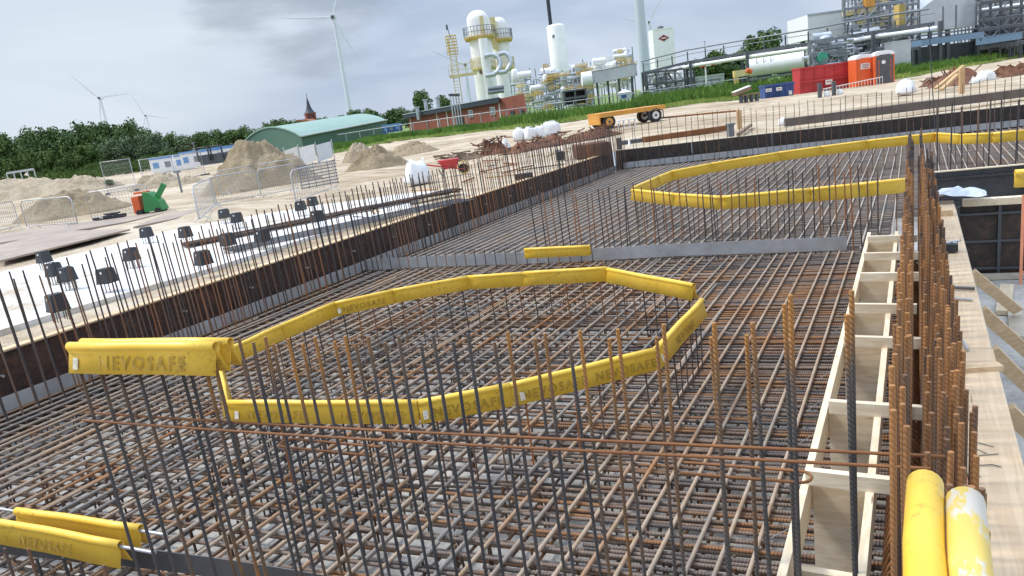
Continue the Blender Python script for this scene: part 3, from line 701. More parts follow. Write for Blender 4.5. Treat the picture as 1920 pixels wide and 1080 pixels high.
# wide board and supports on the right
t = thing('walkway_board', 'wide pale timber board lying along the right side of the starter bars', 'timber board', (.38, 6.5, .6))
MB().box((.375, 3.8, .69), (.26, 4.7, .05)).build('plank', M_board, t); MB().box((.372, 9.4, .69), (.25, 6.48, .05)).build('plank', M_board, t)
MB().box((.232, 6.7, .62), (.018, 11, .20)).build('edge_strip', M_pink, t); MB().box((.50, 6.9, .1), (.03, 11.4, 1.12)).build('side_panel', M_ply, t)
for i, (px, py, qx, qy) in enumerate(((1812, 512, 1908, 583), (1832, 582, 1935, 668), (1846, 655, 1940, 738), (1872, 765, 1960, 838), (1900, 880, 1980, 940))):
    a = G(px, py, .55); a.x = max(a.x, .52); e = G(qx, qy, -.35)
    solo(MB().beam(a, e, .12, .035, up=(0, 1, 0)), 'timber_brace', M_brace, ['farthest', 'second farthest', 'middle', 'second nearest', 'nearest'][i] + ' diagonal timber brace propping the right board', 'timber brace', 'braces beside the right board')
solo(MB().box(G(1832, 690, .73), (.30, .09, .04), .35), 'timber_offcut', M_brace, 'short timber offcut lying across the wide board', 'offcut')
solo(MB().box(G(1772, 398, .75), (.16, .22, .09), .1), 'timber_block', M_brace, 'small timber block on the far end of the wide board', 'wood block')
solo(MB().tube(G(1783, 539, .74), G(1828, 541, .74), .016, 8), 'bar_offcut', M_galvd, 'ribbed bar offcut lying across the wide board', 'bar offcut')
solo(MB().tube(G(1784, 559, .735), G(1824, 562, .735), .013, 8), 'smooth_tube', M_galv, 'smooth grey tube lying across the wide board', 'steel tube')
solo(MB().tube(G(1806, 640, .73), G(1814, 656, .73), .012, 8), 'bolt', M_galv, 'short steel bolt lying on the wide board', 'bolt')
for (p, q_) in (((1828, 828), (1864, 838)), ((1822, 838), (1850, 850)), ((1836, 854), (1872, 851))):
    solo(MB().tube(G(*p, .72), G(*q_, .72), .0022, 5), 'nail', M_galvd, 'thin nail lying on the near part of the wide board', 'nail', 'nails on the wide board')
pts = [G(*p, .722) for p in ((1820, 865), (1829, 886), (1822, 895), (1838, 893))]
solo(MB().path(pts, .003, 5), 'bent_wire', M_galvd, 'zigzag bent wire lying on the near part of the wide board', 'wire')
pts = [G(*p, .722) for p in ((1828, 872), (1845, 872), (1860, 871), (1877, 875))]
solo(MB().path(pts, .003, 5), 'wire_end', M_galvd, 'straight wire end lying beside the zigzag wire on the wide board', 'wire')
p = G(1783, 470, .73)
t = thing('clamp_tool', 'black and chrome clamp head lying on the wide board', 'clamp', p)
MB().box(p + Vector((0, 0, .045)), (.13, .16, .08)).build('body', M_black, t); MB().tube(p + Vector((-.12, .05, .07)), p + Vector((.09, .05, .10)), .012, 8).build('bolt', M_silver, t)
for dx_ in (-.03, .035):
    MB().box(p + Vector((dx_, -.01, .092)), (.035, .06, .012)).build('lug', M_silver, t)
MB().tube(p + Vector((-.02, .12, .05)), p + Vector((.1, .13, .09)), .01, 8).build('handle', M_galvd, t)
# wing nut plate inside the box
p = Vector((-.36, 5.0, .42)); t = thing('tie_plate', 'small steel tie plate with wing nut inside the timber trench box', 'tie plate', p)
MB().box(p, (.12, .12, .012)).build('plate', M_galv, t); MB().tube(p, p + Vector((0, 0, .08)), .012, 8).build('nut', M_rust, t)
# sump formwork behind the board
def panelwall(label, A, Bv, z0, z1, mat, n=4, frame=M_dsteel):
    A = Vector(A); Bv = Vector(Bv); t = thing('formwork_panel', label, 'formwork', ((A + Bv) / 2).to_tuple()[:2] + (z0,))
    MB().beam((A.x, A.y, (z0 + z1) / 2), (Bv.x, Bv.y, (z0 + z1) / 2), .05, z1 - z0).build('sheet', mat, t)
    for k in range(n + 1):
        p = A.lerp(Bv, k / n); MB().box((p.x, p.y - .05, (z0 + z1) / 2), (.04, .04, z1 - z0)).build('frame_post', frame, t)
    for zz in np.linspace(z0 + .15, z1 - .12, 3): MB().beam((A.x, A.y - .05, zz), (Bv.x, Bv.y - .05, zz), .035, .03).build('frame_rail', frame, t)
    return t
t = panelwall('black foil covered sump wall behind the right board, under a thin yellow edge', (.32, 15.9), (1.78, 16.2), -.5, .68, M_foil, 1, M_black)
MB().beam((.3, 15.9, .70), (1.8, 16.2, .70), .08, .02).build('top_edge', M_wood, t)
t = panelwall('black framed formwork panels under the timber beam at the right edge', (.56, 12.75), (3.2, 12.95), -.5, .60, M_dark, 5)
MB().beam((.62, 12.7, .66), (3.2, 12.9, .66), .14, .10).build('top_beam', M_wood, t)
B = MB(); 
t = thing('orange_frame', 'orange red steel formwork frame standing at the right edge', 'steel frame', (1.25, 12.4, -.5))
for x in (1.32, 1.75): MB().box((x, 12.3, .15), (.035, .035, 1.3)).build('frame_post', M_pink, t)
for z in (-.3, .1, .42, .78): MB().beam((1.34, 12.3, z), (1.73, 12.34, z), .03, .03).build('frame_rail', M_pink, t)
a = G(1903, 318, .8); c = a + Vector((.9, .1, 0)); cap(a, c, 'yellow cap at the right picture edge above the sump wall', texts=0, h=.3, r=.05, flare=.04)
# plastic film crumpled on the far end of the board
B = MB(); p = G(1792, 372, .76); nx, ny = 12, 8
for j in range(ny):
    for i in range(nx):
        u_, v_ = (i / (nx - 1) - .5) * .75, (j / (ny - 1) - .5) * .5
        B.v.append((p.x + u_, p.y + v_, p.z + .12 * abs(noise.noise(Vector((u_ * 6, v_ * 6, 2)))) + .12 * math.exp(-8 * (u_ * u_ + v_ * v_))))
for j in range(ny - 1):
    for i in range(nx - 1): B.f.append((j * nx + i, j * nx + i + 1, (j + 1) * nx + i + 1, (j + 1) * nx + i)); B.sm.append(False)
o = solo(B, 'plastic_film', M_film, 'crumpled clear plastic film on the far end of the wide board', 'plastic film')
md = o.modifiers.new('s', 'SOLIDIFY'); md.thickness = .004
for i, (px, py, L, a, lb) in enumerate(((1885, 560, 1.3, 1.45, 'pale timber plank leaning on the concrete floor at the right edge'), (1905, 600, 1.4, 1.5, 'plywood strip on the concrete floor at the right edge, nearer one'), (1880, 518, 1.6, .1, 'timber beam lying across the floor below the black panels'))):
    p = G(px, py, -.44); solo(MB().box(p, (L, .16, .06), a), 'floor_plank', M_ply if i else M_wood, lb, 'plank')
# ================================================================== site things on the sand
def pbox(px0, px1, py0, py1, Z):
    """width, height in metres and base centre for a pixel box at depth Z"""
    c = at((px0 + px1) / 2, py1, Z); return (px1 - px0) * m(Z), (py1 - py0) * m(Z), c
# anchor boxes on the pale slab
def anchor_proto(loc):
    t = thing('anchor_cap', '', 'anchor cap', loc, 0, 'black anchor caps on the pale slab')
    B = MB(); w0, w1 = .10, .122
    vs = [(-w1, -w1, .16), (w1, -w1, .16), (w1, w1, .16), (-w1, w1, .16), (-w0, -w0, .40), (w0, -w0, .40), (w0, w0, .40), (-w0, w0, .40)]
    B.add(vs, [(0, 3, 2, 1), (4, 5, 6, 7), (0, 1, 5, 4), (1, 2, 6, 5), (2, 3, 7, 6), (3, 0, 4, 7)]); B.box((0, 0, .405), (.17, .17, .014)); B.box((0, 0, .17), (.25, .25, .02))
    B.build('plastic_box', M_black, t, world=False)
    for x in (-.08, 0, .08):
        for y in (-.08, .08): MB().tube((x, y, 0), (x, y, .2), .008, 6).build('anchor_rod', M_galvd, t, world=False)
    MB().box((.02, -.118, .35), (.035, .012, .035)).build('sticker', M_signw, t, world=False)
    return t
abx = [(88, 505, 'leftmost black anchor cap at the far edge of the slab'), (108, 532, 'black anchor cap just left of the one with a white dot'), (132, 543, 'black anchor cap with a white dot near the left edge of the slab'), (207, 547, 'black anchor cap standing on tall thin rods, left part of the slab'), (252, 502, 'black anchor cap halfway between the left group and the barrier'), (116, 602, 'nearest black anchor cap, by the left formwork'), (279, 456, 'small black anchor cap at the far slab edge below the green machine'), (352, 457, 'black anchor cap at the left end of the dark bar bundle'), (432, 474, 'black anchor cap in front of the dark bar bundle'), (387, 512, 'black anchor cap on tall rods nearest to the middle of the slab'), (424, 419, 'small black anchor cap left of a pair behind the bar bundle'), (448, 428, 'small black anchor cap right of a pair behind the bar bundle'), (496, 467, 'small dark anchor cap in front of the bundle by the wall bars'), (567, 405, 'far black anchor cap left of a pair below the barriers'), (589, 396, 'farthest black anchor cap right below the barriers'), (598, 428, 'grey-looking anchor cap in front of the bundle, right part')]
pr = None
for px, py, lb in abx:
    p = G(px, py, .74)
    if pr is None: pr = anchor_proto(p); pr['label'] = lb
    else: copytree(pr, p, jit(.3), lb)
M_bundle = rebar_mat('bundle_bars', 'X', [(.3, (.07, .05, .04)), (.6, (.16, .09, .06)), (.8, (.22, .11, .06))], ribs=False)
# dark bundle of bars lying on the slab
t = thing('bar_bundle', 'long dark rusty bundle of bars lying across the pale slab', 'bar bundle', G(560, 410, .75))
a, c = G(345, 462, .78), G(860, 357, .78); n_ = (c - a).cross(Vector((0, 0, 1))).normalized()
B = MB()
for k in range(26): B.path([a + (c - a) * f + n_ * (jit(.26)) + Vector((0, 0, jit(.03) + .03)) for f in (0, .3, .6, 1)], .02, 5)
B.build('bars', M_bundle, t)
B = MB(); a, c = G(415, 466, .76), G(850, 372, .76)
for k in range(11): B.path([a + (c - a) * f + n_ * (.1 + k * .09 + jit(.02)) for f in (0, .5, 1)], .01, 5)
B.build('mesh_bars', M_galvd, t)
# steel road plates
for i, (pts, lb) in enumerate(((((0, 492), (245, 432), (100, 436), (0, 462)), 'large brown steel road plate nearest on the left, raised at its edge'), (((0, 458), (240, 418), (330, 396), (0, 440)), 'brown steel road plate behind the nearest one on the left'), (((250, 428), (330, 412), (420, 380), (330, 396)), 'sandy steel road plate leading up to the barrier'))):
    w_ = [G(px, py, .74 - .02 * i) for px, py in pts]
    solo(MB().prism(w_, (0, 0, .05)), 'road_plate', M_plate, lb, 'road plate', 'steel road plates')
# mounds of sand
def mound(px, py, wpx, hpx, lb, mat, seed=0, z0=.62, flat=0.0, dep=1.0):
    p = G(px, py, .7); Z = -(RM.transposed() @ (p - Vector((0, 0, CH)))).z
    W, Hh = wpx * m(Z) / 2, hpx * m(Z); B = MB(); nr, na = 26, 80
    for i in range(nr + 1):
        r = i / nr
        for j in range(na):
            a = 2 * math.pi * j / na
            k = 1 + .22 * noise.noise(Vector((math.cos(a) * 1.4 + seed, math.sin(a) * 1.4, 0)))
            x, y = math.cos(a) * r * W * k, math.sin(a) * r * W * k * dep
            prof = max(0, 1 - r) ** 1.0; prof = min(prof, 1 - flat) / (1 - flat) if flat else prof
            prof = prof * (1 - .25 * math.exp(-8 * r * r)) if not flat else prof
            nn = .20 * noise.noise(Vector((x / W * 3 + seed, y / W * 3, 5))) + .08 * noise.noise(Vector((x / W * 9, y / W * 9, seed))) + .09 * noise.noise(Vector((x / W * 16, y / W * 16, seed)))
            B.v.append((x, y, Hh * max(0, prof + nn * min(1, 3 * (1 - r))) - .1 * (r > .97)))
    for i in range(nr):
        for j in range(na): B.f.append((i * na + j, i * na + (j + 1) % na, (i + 1) * na + (j + 1) % na, (i + 1) * na + j)[::-1]); B.sm.append(True)
    o = B.build('sand_pile', mat); c = p + Vector((p.x, p.y, 0)).normalized() * W * .6 * dep; o.location = (c.x, c.y, z0); o.rotation_euler = (0, 0, YAW)
    for pol in o.data.polygons: pass
    tag(o, lb, 'sand pile', 'heaps of sand'); return o
mound(486, 352, 240, 84, 'largest brown sand pile with a flat top, in front of the green shed', M_pile, 1, flat=.25, dep=.8)
mound(705, 316, 120, 58, 'mid-sized sand pile with a pointed grey top right of the banners', M_pile, 4, dep=.8)
mound(675, 300, 70, 44, 'narrow pale sand pile just behind the mid-sized one', M_pile2, 9)
mound(772, 287, 105, 30, 'low grey sand pile at the foot of the green verge', M_pile, 6)
mound(130, 402, 225, 62, 'brown sand pile behind the left crowd barriers', M_pile, 12, dep=.7)
mound(40, 372, 320, 52, 'wide pale sand heap at the left picture edge', M_pile2, 15, dep=.6)
mound(150, 358, 170, 40, 'pale sand heap below the left trees', M_pile2, 18, dep=.6)
mound(300, 350, 120, 40, 'pale sand heap beside the tall mesh fence panel', M_pile2, 22, dep=.7)
mound(350, 345, 80, 22, 'low sand heap below the blue and white cabins', M_pile2, 25, dep=.6)
mound(1205, 205, 60, 16, 'small bare sand heap seen above the yellow trailer', M_pile2, 27)
# crowd barriers
def barrier_proto(loc):
    t = thing('crowd_barrier', '', 'crowd barrier', loc, 0, 'grey crowd barriers on the sand')
    W, Hh = 1.15, 1.1
    pts = [(-W, 0, .12), (-W, 0, Hh - .12), (-W + .12, 0, Hh), (W - .12, 0, Hh), (W, 0, Hh - .12), (W, 0, .12), (-W, 0, .12)]
    MB().path(pts, .02, 6).build('frame', M_galv, t, world=False)
    B = MB()
    for k in range(19): B.tube((-W + .12 * (k + 1), 0, .12), (-W + .12 * (k + 1), 0, Hh), .0075, 5)
    B.build('infill_bars', M_galv, t, world=False)
    for sx_ in (-.85, .85): MB().path([(sx_, -.28, 0), (sx_, -.1, .12), (sx_, .1, .12), (sx_, .28, 0)], .016, 6).build('foot', M_galv, t, world=False)
    return t
bars_ = [((-30, 445), (38, 428), 'crowd barrier cut by the left picture edge'), ((52, 430), (147, 424), 'crowd barrier in front of the brown sand pile at left'), ((174, 415), (286, 398), 'crowd barrier in front of the green machine'), ((375, 418), (408, 388), 'crowd barrier turned end-on at the corner of the run'), ((404, 388), (490, 371), 'crowd barrier right of the end-on one'), ((492, 372), (560, 358), 'crowd barrier in the middle of the right-hand run'), ((556, 383), (632, 355), 'crowd barrier with a grey grid panel behind it, right end of the run'), ((416, 368), (486, 352), 'crowd barrier of the back row, left one'), ((492, 352), (575, 338), 'crowd barrier of the back row, at the foot of the largest sand pile'), ((1616, 170), (1640, 164), 'white railing in front of the orange toilet')]
pr = None
for a, c, lb in bars_[:9]:
    A_, C_ = G(*a, .7), G(*c, .7); mid = (A_ + C_) / 2; d = C_ - A_; ang = math.atan2(d.y, d.x)
    if pr is None: pr = barrier_proto(mid); pr.rotation_euler = (0, 0, ang); pr['label'] = lb; cur = pr
    else: cur = copytree(pr, mid, ang, lb)
    cur.scale = (d.length / 2.3, 1, 1)
# pale grid panel behind the right barrier
t = thing('grid_panel', 'dark grid panel leaning behind the right-hand crowd barrier', 'grid panel', G(602, 352, .7))
B = MB(); p = G(602, 356, .7)
for k in range(8): B.beam(p + RT * -.75 + Vector((0, 0, .15 + .12 * k)), p + RT * .75 + Vector((0, 0, .22 + .12 * k)), .02, .05)
for k in range(6): B.beam(p + RT * (-.7 + .28 * k) + Vector((0, 0, .1)), p + RT * (-.7 + .28 * k) + Vector((0, 0, 1.1)), .02, .02)
B.build('grid', M_steel, t)
# green and orange machine
W_, H_, p = pbox(262, 318, 352, 400, 27.6); p = G(288, 401, .7)
t = thing('site_machine', 'small machine with an orange engine cover and green hopper on the sand', 'machine', p, YAW)
k = W_ / 56
MB().box((-.45, 0, .42), (.26, .5, .62)).build('engine_cover', M_orangep, t, world=False)
MB().prism([(-.18, -.28, .12), (.52, -.28, .12), (.42, -.28, .45), (.12, -.28, .82), (-.12, -.28, .86)], (0, .55, 0)).build('hopper', M_green, t, world=False)
MB().beam((.25, 0, .55), (.66, 0, 1.05), .18, .12, up=(0, 1, 0)).build('chute', M_green, t, world=False)
for x in (-.38, .32): MB().tube((x, -.3, .12), (x, .3, .12), .12, 12).build('wheel', M_rubber, t, world=False)
MB().box((-.25, 0, .85), (.5, .3, .07)).build('top_cover', M_orangep, t, world=False)
p = G(208, 413, .7); B = MB(); rr = random.Random(4)
for k in range(14):
    q = p + RT * rr.uniform(-.55, .55) + FW * rr.uniform(-.2, .2); B.box((q.x, q.y, .70 + rr.uniform(.03, .16)), (rr.uniform(.12, .3), .15, rr.uniform(.06, .14)), rr.uniform(0, 3))
for k in range(4): B.path([p + RT * (.1 + .3 * math.cos(a + k)) + FW * .2 * math.sin(a) + Vector((0, 0, .1 + .05 * k)) for a in np.linspace(0, 5.5, 10)], .03, 6)
solo(B, 'hose_heap', M_black, 'heap of black hoses and scraps lying before the green machine', 'hose heap')
# tall mesh fence panels
def fence_panel(a, c, hgt, lb, mat=M_galv, nx=22, nz=8):
    A_, C_ = G(*a, .7), G(*c, .7); mid = (A_ + C_) / 2; d = C_ - A_; L = d.length; ang = math.atan2(d.y, d.x)
    t = thing('fence_panel', lb, 'fence panel', mid, ang, 'tall mesh fence panels')
    MB().path([(-L / 2, 0, .1), (-L / 2, 0, hgt), (L / 2, 0, hgt), (L / 2, 0, .1), (-L / 2, 0, .1)], .03, 6).build('frame', mat, t, world=False)
    B = MB()
    for k in range(1, nx): B.box((-L / 2 + L * k / nx, 0, hgt / 2), (.008, .008, hgt))
    for k in range(1, nz): B.box((0, .004, hgt * k / nz), (L, .008, .008))
    B.build('mesh', mat, t, world=False)
    for s_ in (-1, 1): MB().box((s_ * L / 2, 0, .05), (.22, .7, .12)).build('foot_block', M_dsteel, t, world=False)
fence_panel((203, 365), (257, 357), 2.1, 'mesh fence panel standing before the left trees')
fence_panel((272, 350), (330, 335), 1.9, 'mesh fence panel in front of the blue and white cabins, left')
fence_panel((335, 341), (385, 328), 1.9, 'mesh fence panel in front of the cabins, right')
# banners fence
t = thing('banner_fence', 'mesh site fence hung with pale printed banners before the green shed', 'fence', G(590, 312, .7))
q = [G(px, py, .7) for px, py in ((540, 322), (566, 312), (598, 307), (628, 300))]
for i, p in enumerate(q): MB().tube(p, p + Vector((0, 0, 1.55)), .035, 6).build('fence_post', M_galv, t)
for i in range(3):
    a, c = q[i], q[i + 1]; n_ = Vector((0, 0, 1)).cross(c - a).normalized() * .03
    MB().prism([a.lerp(c, .04) + Vector((0, 0, .12)), a.lerp(c, .92) + Vector((0, 0, .25)), a.lerp(c, .94) + Vector((0, 0, 1.4)), a.lerp(c, .02) + Vector((0, 0, 1.3))], n_).build('banner', [M_signw, M_whitep, M_film][i], t)
a = (q[0] + q[1]) / 2 + Vector((0, 0, .72)); n_ = FW * -.12
B = MB(); 
for k in range(16):
    a0, a1 = k * math.pi / 8, (k + 1) * math.pi / 8
    B.beam(a + n_ + RT * .14 * math.cos(a0) + Vector((0, 0, .34 * math.sin(a0))), a + n_ + RT * .14 * math.cos(a1) + Vector((0, 0, .34 * math.sin(a1))), .05, .05)
B.build('printed_ring', M_post, t)
# blue and white cabins
for px, w, Z, lb in ((318, 66, 85, 'white cabin with blue trim left of the largest sand pile'), (372, 60, 82, 'white cabin with blue trim just behind the largest sand pile'), (432, 56, 84, 'third white cabin with blue trim reaching to the green barn'), (735, 34, 105, 'blue and white container between green shed and brick building')):
    hp_ = 12 if px == 735 else 26; yy = {318: 322, 372: 312, 432: 303, 735: 248}[px]; W_, H_, p = pbox(px - w / 2, px + w / 2, yy - hp_, yy, Z); 
    t = thing('site_cabin', lb, 'site cabin', p, YAW, 'blue and white site cabins')
    MB().box((0, 1.2, H_ / 2), (W_, 2.4, H_)).build('cabin_wall', M_whitep if px != 735 else M_blue, t, world=False)
    MB().box((0, 1.2, H_ + .08), (W_ + .1, 2.5, .26)).build('roof_trim', M_lblue, t, world=False)
    for k in range(3): MB().box((-W_ / 3 + k * W_ / 3, -.02, H_ * .55), (W_ * .16, .05, H_ * .4)).build('window', M_lblue if k != 1 else M_glass, t, world=False)
# excavator-like dark cab frame behind pile
p = at(402, 300, 60); t = thing('digger_cab', 'dark open cab of a digger peeking over the largest sand pile', 'digger', p, YAW)
for x in (-.8, .3): 
    MB().path([(x - .45, 0, 0), (x - .45, 0, 1.1), (x + .45, 0, 1.1), (x + .45, 0, 0)], .08, 6).build('cab_frame', M_black, t, world=False)
MB().box((0, .6, .1), (2.4, 1, .8)).build('body', M_dsteel, t, world=False)
# lamp posts / thin poles
for px, pt, pb, Z, lb in ((362, 268, 300, 90, 'short pale pole before the left trees'), (332, 322, 345, 40, 'thin pale post by the fence panels'), (1321, 78, 150, 150, 'slim mast far behind the pipe bridge')):
    a = at(px, pt, Z); solo(MB().tube((a.x, a.y, .6), a, .06, 6).box(a, (.35, .2, .12)), 'lamp_post', M_steel, lb, 'pole')
a, c = at(12, 325, 90), at(63, 317, 92)
t = thing('guard_rail', 'pale guard rail in front of the trees at the far left', 'guard rail', ((a.x + c.x) / 2, (a.y + c.y) / 2, .6))
MB().beam(a, c, .08, .25).build('rail', M_silver, t)
for k in range(5):
    p = a.lerp(c, k / 4); MB().box((p.x, p.y, p.z - .5), (.1, .1, 1)).build('rail_post', M_silver, t)
# big bags
def bag(px, py, wpx, hpx, lb, seed, grp='white bulk bags', slump=.25):
    p = G(px, py, .68); Z = -(RM.transposed() @ (p - Vector((0, 0, CH)))).z
    W_, H_ = wpx * m(Z), hpx * m(Z); B = MB(); n = 12
    bm_v = {}
    for i in range(n + 1):
        th_ = math.pi * i / n
        for j in range(20):
            ph = 2 * math.pi * j / 20
            def se(c, e): return math.copysign(abs(c) ** e, c)
            x = se(math.sin(th_), .45) * se(math.cos(ph), .4) * W_ / 2; y = se(math.sin(th_), .45) * se(math.sin(ph), .4) * W_ / 2
            z = H_ / 2 + se(math.cos(th_), .42) * H_ / 2
            f = 1 + .16 * noise.noise(Vector((x * 3 + seed, y * 3, z * 3))) + .10 * noise.noise(Vector((x * 8, y * 8 + seed, z * 8)))
            top = z / H_; x *= f * (1 - slump * top * top); y *= f * (1 - slump * top * top)
            B.v.append((x, y, z * f))
    for i in range(n):
        for j in range(20): B.f.append((i * 20 + j, (i + 1) * 20 + j, (i + 1) * 20 + (j + 1) % 20, i * 20 + (j + 1) % 20)); B.sm.append(True)
    t = thing('bulk_bag', lb, 'bulk bag', p, YAW + seed, grp)
    B.build('bag_body', M_bag, t, world=False)
    for s_ in (-1, 1): MB().path([(s_ * W_ * .25, -W_ * .2, H_ * .9), (s_ * W_ * .27, -W_ * .1, H_ * 1.12), (s_ * W_ * .27, W_ * .1, H_ * 1.12), (s_ * W_ * .25, W_ * .2, H_ * .9)], .02, 5).build('lifting_loop', M_bag, t, world=False)
bag(786, 345, 50, 42, 'bulging white bulk bag by the left formwork bars', .3, slump=.45)
bag(975, 264, 22, 22, 'leftmost white bulk bag of the row behind the rusty scrap', 1.1, slump=.1)
bag(995, 262, 20, 22, 'second white bulk bag from the left behind the rusty scrap', 2.1, slump=.1)
bag(1013, 259, 20, 22, 'third white bulk bag behind the rusty scrap', 3.3, slump=.15)
bag(1037, 255, 26, 25, 'squarest white bulk bag at the right of the row behind the rusty scrap', 4.2, slump=.0)
bag(948, 283, 20, 20, 'slumped white bag lying on the rusty scrap pile', 5.2, slump=.7)
bag(922, 273, 16, 11, 'flat white bag on top of the rusty scrap pile', 6.2, slump=.6)
bag(1698, 177, 34, 25, 'white sack standing alone between the toilets and the timber heap', 7.2, slump=.4)
bag(1848, 153, 28, 18, 'white sack at the right of the timber heap', 8.2, slump=.15)
bag(1829, 157, 18, 12, 'slumped white sack against the one right of the timber heap', 9.2, slump=.5)
# rusty scrap heaps
def scrap(px0, py0, px1, py1, h, lb, seed, mat=M_rpile, sticks=26):
    A_, C_ = G(px0, py0, .68), G(px1, py1, .68); rr = random.Random(seed); B = MB(); n = 34
    L = (C_ - A_).length; d = (C_ - A_).normalized(); q = d.cross(Vector((0, 0, 1)))
    for i in range(n + 1):
        for j in range(9):
            f = j / 8; hh = math.sin(math.pi * f) * h * (.55 + .6 * abs(noise.noise(Vector((i * .35 + seed, 0, 0)))) * 1.6) * min(1, 4 * min(i, n - i) / n + .15)
            p = A_ + d * L * i / n + q * (f - .5) * h * -2.4
            B.v.append((p.x, p.y, .66 + hh + .1 * noise.noise(Vector((i * 1.3, j * 1.3, seed)))))
    for i in range(n):
        for j in range(8): B.f.append((i * 9 + j, (i + 1) * 9 + j, (i + 1) * 9 + j + 1, i * 9 + j + 1)[::-1]); B.sm.append(False)
    for k in range(sticks):
        p = A_ + d * rr.uniform(0, L) + q * rr.uniform(-.4, .4) * h; e = p + d * rr.uniform(-.9, .9) + q * rr.uniform(-.5, .5); B.beam((p.x, p.y, .7 + rr.uniform(.1, h)), (e.x, e.y, .7 + rr.uniform(.1, h * 1.1)), .05, .05)
    solo(B, 'scrap_heap', mat, lb, 'scrap heap')
scrap(905, 290, 948, 285, .8, 'short rusty brown scrap heap at the left of the row', 1)
scrap(952, 290, 1060, 266, .6, 'long rusty brown scrap heap below the white bulk bags', 2, sticks=30)
scrap(1062, 268, 1152, 250, .55, 'rusty brown scrap heap reaching to the trailer', 3)
scrap(825, 306, 900, 293, .35, 'low dark pile of bent bars left of the rusty scrap', 4, M_wood_old)
scrap(1735, 163, 1775, 155, .5, 'heap of old rusty boards left of the leaning timbers', 5)
scrap(1770, 164, 1815, 152, 1.0, 'heap of brown boards below the leaning timbers', 6)
scrap(1868, 146, 1900, 140, .7, 'small brown heap at the right edge, left one', 7, sticks=8)
scrap(1905, 140, 1935, 134, .7, 'small brown heap cut by the right picture edge', 8, sticks=8)
for a, c, lb in (((1754, 166), (1806, 124), 'long timber leaning on the brown board heap'), ((1765, 168), (1795, 140), 'shorter timber leaning on the brown board heap')):
    p = G(a[0], a[1], .8); Z = -(RM.transposed() @ (p - Vector((0, 0, CH)))).z; solo(MB().beam(p, at(c[0], c[1], Z + 1), .18, .12), 'leaning_timber', M_post, lb, 'timber')
for px, pb, ptp, wpx, lb in ((1387, 242, 207, 9, 'upright timber post behind the far end formwork'), (1803, 176, 130, 9, 'upright timber post in front of the brown board heap')):
    p = G(px, pb, .66); Z = -(RM.transposed() @ (p - Vector((0, 0, CH)))).z; hh = (pb - ptp) * m(Z); solo(MB().box(p + Vector((0, 0, hh / 2)), (wpx * m(Z), .12, hh), YAW), 'timber_post', M_post, lb, 'timber post')
# red wheelbarrow
p = G(845, 330, .68); t = thing('wheelbarrow', 'red wheelbarrow standing beside the white bulk bag', 'wheelbarrow', p, YAW + .15)
MB().add([(-.40, -.3, .62), (.36, -.3, .62), (.36, .3, .62), (-.40, .3, .62), (-.22, -.18, .28), (.26, -.18, .28), (.26, .18, .28), (-.22, .18, .28)], [(4, 5, 1, 0), (5, 6, 2, 1), (6, 7, 3, 2), (7, 4, 0, 3), (7, 6, 5, 4), (0, 1, 2, 3)]).build('tray', M_red, t, world=False)
MB().tube((.52, -.05, .2), (.52, .05, .2), .2, 14).build('wheel', M_rubber, t, world=False)
for s_ in (-1, 1): MB().path([(.52, s_ * .1, .2), (.1, s_ * .2, .28), (-.4, s_ * .26, .42), (-.95, s_ * .28, .55)], .018, 6).build('handle', M_red, t, world=False)
for s_ in (-1, 1): MB().path([(-.2, s_ * .2, .3), (-.3, s_ * .22, 0), (-.4, s_ * .22, .3)], .015, 6).build('leg', M_dsteel, t, world=False)
p = G(856, 332, .70); B = MB()
for k in range(4): B.path([p + RT * (.3 + .2 * math.cos(a)) + Vector((0, 0, .3 + .22 * math.sin(a))) + FW * .03 * k for a in np.linspace(0, 6.2, 14)], .025, 5)
solo(B, 'yellow_coil', M_yst, 'coil of yellow hose hanging beside the red wheelbarrow', 'hose coil')
# yellow flatbed trailer
pa, pb_ = G(1126, 244, .68), G(1248, 226, .68)
t = thing('flatbed_trailer', 'yellow-orange flatbed trailer with big dusty wheels', 'trailer', (pa + pb_) / 2, math.atan2((pb_ - pa).y, (pb_ - pa).x))
L = (pb_ - pa).length
MB().box((0, .9, .98), (L, 2.0, .10)).build('deck', M_orange, t, world=False)
MB().box((0, -.08, .88), (L, .06, .24)).build('side_beam', M_orange, t, world=False); MB().box((0, 1.9, .88), (L, .06, .24)).build('side_beam', M_orange, t, world=False)
MB().box((-L / 2 + .03, .9, .62), (.06, 1.8, .6)).build('headboard', M_orange, t, world=False)
for xw in (-L * .36, L * .35):
    MB().box((xw, .9, .5), (.14, 1.7, .14)).build('axle', M_dsteel, t, world=False)
    for yw in (.1, 1.7):
        wh = MB().tube((xw, yw - .15, .44), (xw, yw + .15, .44), .43, 22).build('wheel', M_rubber, t, world=False)
        MB().tube((xw, yw - .165, .44), (xw, yw - .14, .44), .25, 16).build('rim', M_orange if xw < 0 else M_signw, wh, world=False)
        MB().tube((xw, yw - .18, .44), (xw, yw - .16, .44), .09, 10).build('hub', M_dsteel, wh, world=False)
for xw in (L * .35,): MB().path([(xw - .55, -.12, .15), (xw - .5, -.12, .7), (xw, -.12, .86), (xw + .5, -.12, .7), (xw + .5, -.12, .15)], .04, 6).build('mudguard', M_dsteel, t, world=False)
p = G(1176, 240, .7); t = thing('plastic_table', 'small white plastic trestle in front of the trailer', 'trestle', p, YAW)
MB().box((0, 0, .5), (1.1, .4, .06)).build('top', M_whitep, t, world=False)
for x in (-.5, -.2, .15, .5): MB().box((x, 0, .25), (.05, .3, .46)).build('leg', M_whitep, t, world=False)
